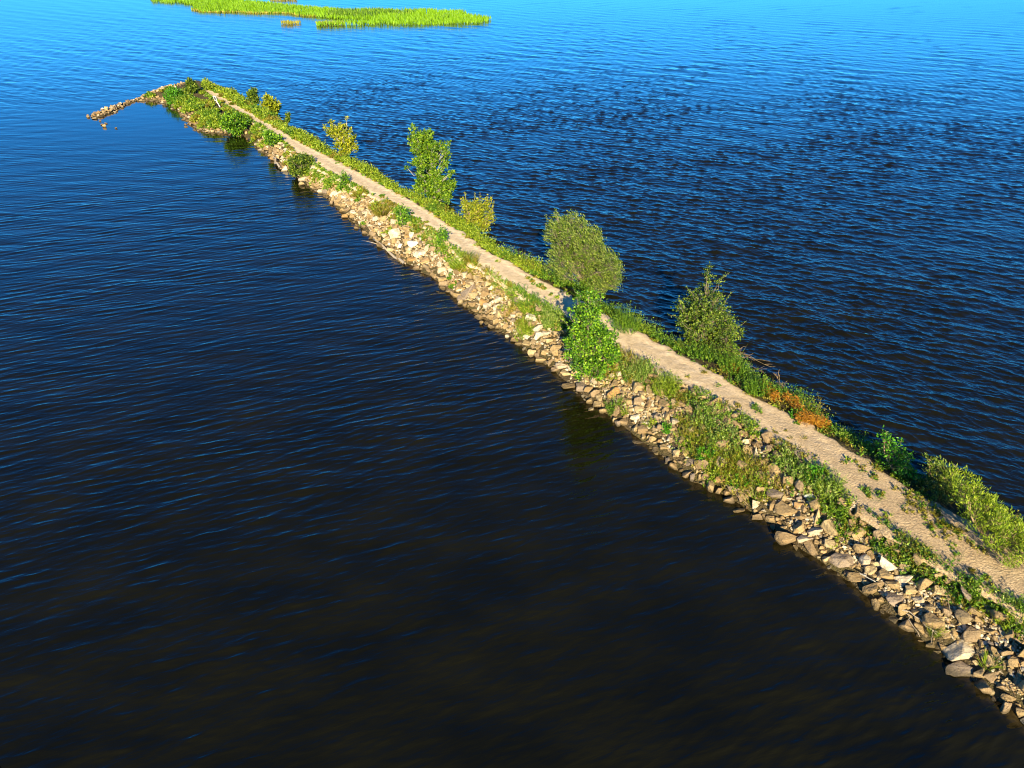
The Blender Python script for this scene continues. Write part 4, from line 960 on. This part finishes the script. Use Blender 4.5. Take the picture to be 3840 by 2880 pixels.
tree((1662, 925), [(1652, 862, 9), (1665, 872, 11), (1648, 885, 12), (1668, 892, 13), (1655, 905, 12)],
     'leaf_green', .13, 'small upright leafy bush on the path edge opposite the yellow shrub', 'bush', 'bush', 'bark', .6, 1.3)
tree((1292, 712), [(1285, 655, 9), (1295, 668, 11), (1285, 685, 13), (1302, 690, 10)],
     'leaf_green', .14, 'small green bush at the path edge right of the round dark bush', 'bush', 'bush', 'bark', .5, 1.1)
tree((1775, 880), [(1745, 838, 14), (1765, 848, 18), (1790, 855, 14), (1760, 866, 12)], 'leaf_green', .12, 'dark lush green shrub at the foot of the yellow shrub', 'shrub', 'shrub', 'bark', .4, 1.3)
tree((3365, 1775), [(3310, 1640, 12), (3330, 1655, 18), (3350, 1665, 20), (3385, 1655, 12), (3320, 1690, 20), (3355, 1695, 28), (3390, 1690, 16), (3345, 1725, 24), (3385, 1730, 26), (3410, 1715, 12), (3400, 1755, 18), (3365, 1755, 20)],
     'nettle', .12, 'bright green leafy bush on the right verge after the orange dodder', 'bush', 'bush', 'twig', .5, 1.3)
tree((3545, 1850), [(3475, 1760, 12), (3500, 1745, 14), (3520, 1760, 22), (3550, 1765, 22), (3500, 1795, 28), (3540, 1800, 34), (3575, 1790, 22), (3590, 1780, 10), (3520, 1830, 24), (3560, 1835, 26)],
     'leaf_willow', .16, 'silvery windswept willow shrub on the near right verge', 'shrub', 'willow_shrub', 'twig', .22, 1.5, dirv=(-0.5, 0, 0.9), sprigs=[(3590, 1790, 3575, 1740)])
tree((3720, 2030), [(3600, 1840, 26), (3640, 1850, 28), (3680, 1870, 28), (3620, 1880, 34), (3665, 1900, 38), (3710, 1890, 28), (3740, 1910, 26), (3650, 1940, 34), (3700, 1940, 40), (3750, 1950, 38), (3785, 1945, 22), (3700, 1985, 36), (3760, 1995, 40), (3810, 1990, 34), (3830, 2030, 34), (3780, 2040, 34), (3850, 1985, 20)],
     'weed_lime', .14, 'broad yellow green willow thicket at the right frame edge', 'shrub', 'willow_shrub', 'twig', .25, 1.4, dirv=(-0.2, 0, 0.9))

# ------------------------------------------------------------------ driftwood, branches, sign
def log(p0, p1, r0, r1, name, label, cat, mat='driftwood', lift=0.12, twigs=0, wobble=.03, k=7, mid=None):
    a = np.array(hit(*p0)) + [0, 0, lift]; b = np.array(hit(*p1)) + [0, 0, lift]
    P = wob(a, b, wobble * np.linalg.norm(b - a), k)
    if mid is not None: P[1:-1] += np.sin(np.linspace(0, math.pi, k + 1))[1:-1, None] * np.array(mid)
    parts = [tube(P, np.linspace(r0, r1, k + 1), 8)]
    root = link(name, None, None, tuple(a)); tag(root, label, cat)
    V, Q = join(parts); link('stem', mesh_quads('stem', V - a, Q, M[mat], True), root)
    for i in range(twigs):
        u = rng.integers(k // 2, k + 1); d = unit((P[-1] - P[0]) * 0.25 + rng.normal(size=3) * [1, 1, .5] * np.linalg.norm(b - a) * .22)
        L = rng.uniform(.15, .4) * np.linalg.norm(b - a)
        V, Q = tube([P[u], P[u] + d * L * .5 + rng.normal(0, .03, 3), P[u] + d * L], [r1 * .8, r1 * .5, .004], 5)
        link('twig', mesh_quads('twig', V - a, Q, M[mat], True), root)
    return root
log((1518, 993), (1400, 902), .15, .07, 'driftwood_log', 'long bleached driftwood log lying at the waterline against the rocks', 'driftwood', twigs=5, lift=.12, wobble=.012)
log((1052, 636), (1034, 592), .16, .08, 'driftwood_branch', 'curved brown driftwood branch at the waterline by the round dark bush', 'driftwood', mid=(-.25, 0, .1), lift=.2)
log((2028, 1240), (2004, 1279), .03, .02, 'stick', 'thin pale straight stick on the rocks beside the pale peaked boulder', 'stick', 'bark_pale', lift=.3, wobble=.004)
log((2718, 1838), (2800, 1912), .022, .012, 'fallen_branch', 'thin brown fallen branch across rocks at the waterline', 'branch', 'twig', lift=.35, twigs=2, wobble=.02)
log((3218, 2172), (3275, 2203), .03, .02, 'stick', 'pale straight stick at the water below the brown slab', 'stick', 'bark_pale', lift=.35, wobble=.004)
log((3355, 2290), (3508, 2404), .028, .014, 'fallen_branch', 'long pale bent branch along the water left of the grass tuft', 'branch', 'driftwood', lift=.3, twigs=3, wobble=.02, mid=(.1, .1, 0))
log((3395, 2310), (3445, 2396), .02, .010, 'fallen_branch', 'thin pale branch curving down into the water below the long bent one', 'branch', 'driftwood', lift=.15, wobble=.03)
log((3534, 2300), (3545, 2372), .014, .01, 'stick', 'upright thin stick leaning on the tall rough brown boulder', 'stick', 'twig', lift=.8, wobble=.006)
log((770, 487), (786, 496), .1, .06, 'driftwood_log', 'short pale log at the cove shore near the far bushes', 'driftwood', 'bark_pale', lift=.12)
log((3170, 2180), (3205, 2160), .02, .01, 'stick', 'short stick lying on the rubble above the waterline slab', 'stick', 'twig', lift=.4) if False else None
def dead(base, tips, label, name='dead_branches'):
    bx, by, bz = hit(*base); root = tag(link(name, None, None, (bx, by, bz)), label, 'branches')
    B = np.array([bx, by, bz + .1])
    for (px, py, zz) in tips:
        X, Y = un(px, py, zz); b = np.array([X, Y, zz])
        P = wob(B + rng.normal(0, .08, 3), b, .03 * np.linalg.norm(b - B), 6)
        V, Q = tube(P, np.linspace(.03, .006, 7), 5)
        o_ = link('branch', mesh_quads('branch', V - B, Q, M['twig'], True), root)
        for _ in range(5):
            i = rng.integers(2, 7); d = unit(b - B + rng.normal(size=3) * 1.2) * rng.uniform(.3, .8)
            V, Q = tube([P[i], P[i] + d * .5 + rng.normal(0, .03, 3), P[i] + d], [.012, .008, .004], 4)
            link('twig', mesh_quads('twig', V - B, Q, M['twig'], True), o_)
dead((2700, 1310), [(2890, 1370, .9), (2860, 1345, 1.1), (2850, 1385, .5), (2800, 1330, 1.1), (2835, 1400, .3), (2780, 1300, 1.2)], 'bare dead branches reaching over the water right of the dark olive tree')
dead((2930, 1478), [(2925, 1400, 1.6), (2912, 1405, 1.5), (2935, 1440, 1.2)], 'bare upright twigs behind the orange dodder at the right waterline', 'dead_twigs')

# little sign on a leaning white post near the head of the jetty
x, y, z = hit(827, 402); q = ppm(x, y, z)
root = tag(link('signpost', None, None, (x, y, z)), 'leaning white post with a small dark panel beside the far path', 'sign')
ph_ = 1.2
V, Q = tube([(0, 0, -.2), (-.55, 0, ph_)], [.06, .06], 8); link('post', mesh_quads('post', V, Q, M['white_paint'], True), root)
def box(cx, cy, cz, sx, sy, sz, lean=0.0):
    v = np.array([(a, b, c) for a in (-.5, .5) for b in (-.5, .5) for c in (-.5, .5)]) * [sx, sy, sz]
    v[:, 0] -= v[:, 2] * lean
    return v + [cx, cy, cz], np.array([(0, 1, 3, 2), (4, 6, 7, 5), (0, 4, 5, 1), (2, 3, 7, 6), (0, 2, 6, 4), (1, 5, 7, 3)])
V, Q = box(-.62, -.09, ph_ + .25, .42, .05, .72, .25); link('frame', mesh_quads('frame', V, Q, M['white_paint']), root)
V, Q = box(-.62, -.13, ph_ + .25, .32, .03, .6, .25); link('panel', mesh_quads('panel', V, Q, M['dark_panel']), root)

# ------------------------------------------------------------------ reed islands
def inpoly(X, Y, P):
    ins = np.zeros(X.shape, bool); n = len(P)
    for i in range(n):
        ax, ay = P[i]; bx, by = P[(i + 1) % n]
        ins ^= ((ay > Y) != (by > Y)) & (X < (bx - ax) * (Y - ay) / (by - ay + 1e-12) + ax)
    return ins
def reeds(pix, h, per_m2, label, mat='reed', wd=.35, dryedge=True):
    P = np.array([un(a, b) for a, b in pix])
    x0, y0 = P.min(0); x1, y1 = P.max(0); n_ = int((x1 - x0) * (y1 - y0) * per_m2)
    X = rng.uniform(x0, x1, n_); Y = rng.uniform(y0, y1, n_); X = X + 0; m_ = inpoly(X, Y, P); X, Y = X[m_], Y[m_]
    hn = h * (0.8 + 0.35 * vnoise(X, Y, 0.12, 5)) * rng.uniform(.75, 1.1, len(X))
    B = np.stack([X, Y, np.full(len(X), -.1)], 1); D = rng.normal(0, .13, (len(X), 3)) + [-.12, 0, 1]
    v, q_ = leaves(B, D, hn, wd * rng.uniform(.7, 1.4, len(X)))
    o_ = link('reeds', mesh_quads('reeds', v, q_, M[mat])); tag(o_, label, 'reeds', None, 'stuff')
    # pale stems along the near shore
    return o_
main = [(718, 38), (760, 46), (830, 48), (900, 47), (960, 52), (1010, 50), (1080, 52), (1130, 62), (1190, 64), (1260, 74), (1350, 76), (1400, 80), (1330, 88), (1260, 92), (1185, 94), (1190, 100), (1300, 98), (1420, 94), (1560, 96), (1700, 92), (1790, 90), (1830, 82), (1845, 72), (1800, 66), (1760, 64), (1740, 48), (1600, 42), (1450, 40), (1300, 42), (1200, 34), (1000, 14), (800, -4), (740, -10), (640, -10), (690, 14), (730, 22)]
reeds(main, 2.3, 1.6, 'largest bright green reed island at the top of the photo')
reeds([(1250, 50), (1330, 47), (1460, 50), (1560, 55), (1540, 60), (1440, 62), (1400, 70), (1300, 70), (1220, 66)], 2.9, 1.5, 'darker green taller reeds in the middle of the largest island', 'weed_green')
reeds([(718, 38), (760, 46), (830, 48), (900, 47), (960, 52), (1010, 50), (1080, 52), (1130, 62), (1190, 64), (1190, 60), (1130, 58), (1080, 49), (960, 48), (830, 44), (760, 42), (718, 35)], 1.3, 3.0, 'straw coloured reed stems along the near shore of the largest island', 'reed_dry')
reeds([(575, 8), (640, 14), (700, 12), (730, 14), (800, 2), (820, -16), (600, -16), (560, -4)], 2.0, 1.2, 'reed bed at the top left behind the largest reed island')
reeds([(1052, 92), (1080, 95), (1120, 91), (1133, 86), (1090, 84), (1060, 87)], 1.8, 2.4, 'small detached reed patch left, below the largest island', 'reed_dry')
reeds([(1183, 95), (1210, 98), (1260, 96), (1300, 92), (1240, 88), (1190, 90)], 1.8, 2.2, 'yellowish reed fringe at the front left point of the largest island', 'reed_dry')
reeds([(1015, 4), (1060, 6), (1120, 4), (1110, -4), (1010, -4)], 2.0, 1.2, 'thin far reed strip at the top edge behind the largest island', 'reed_dry')
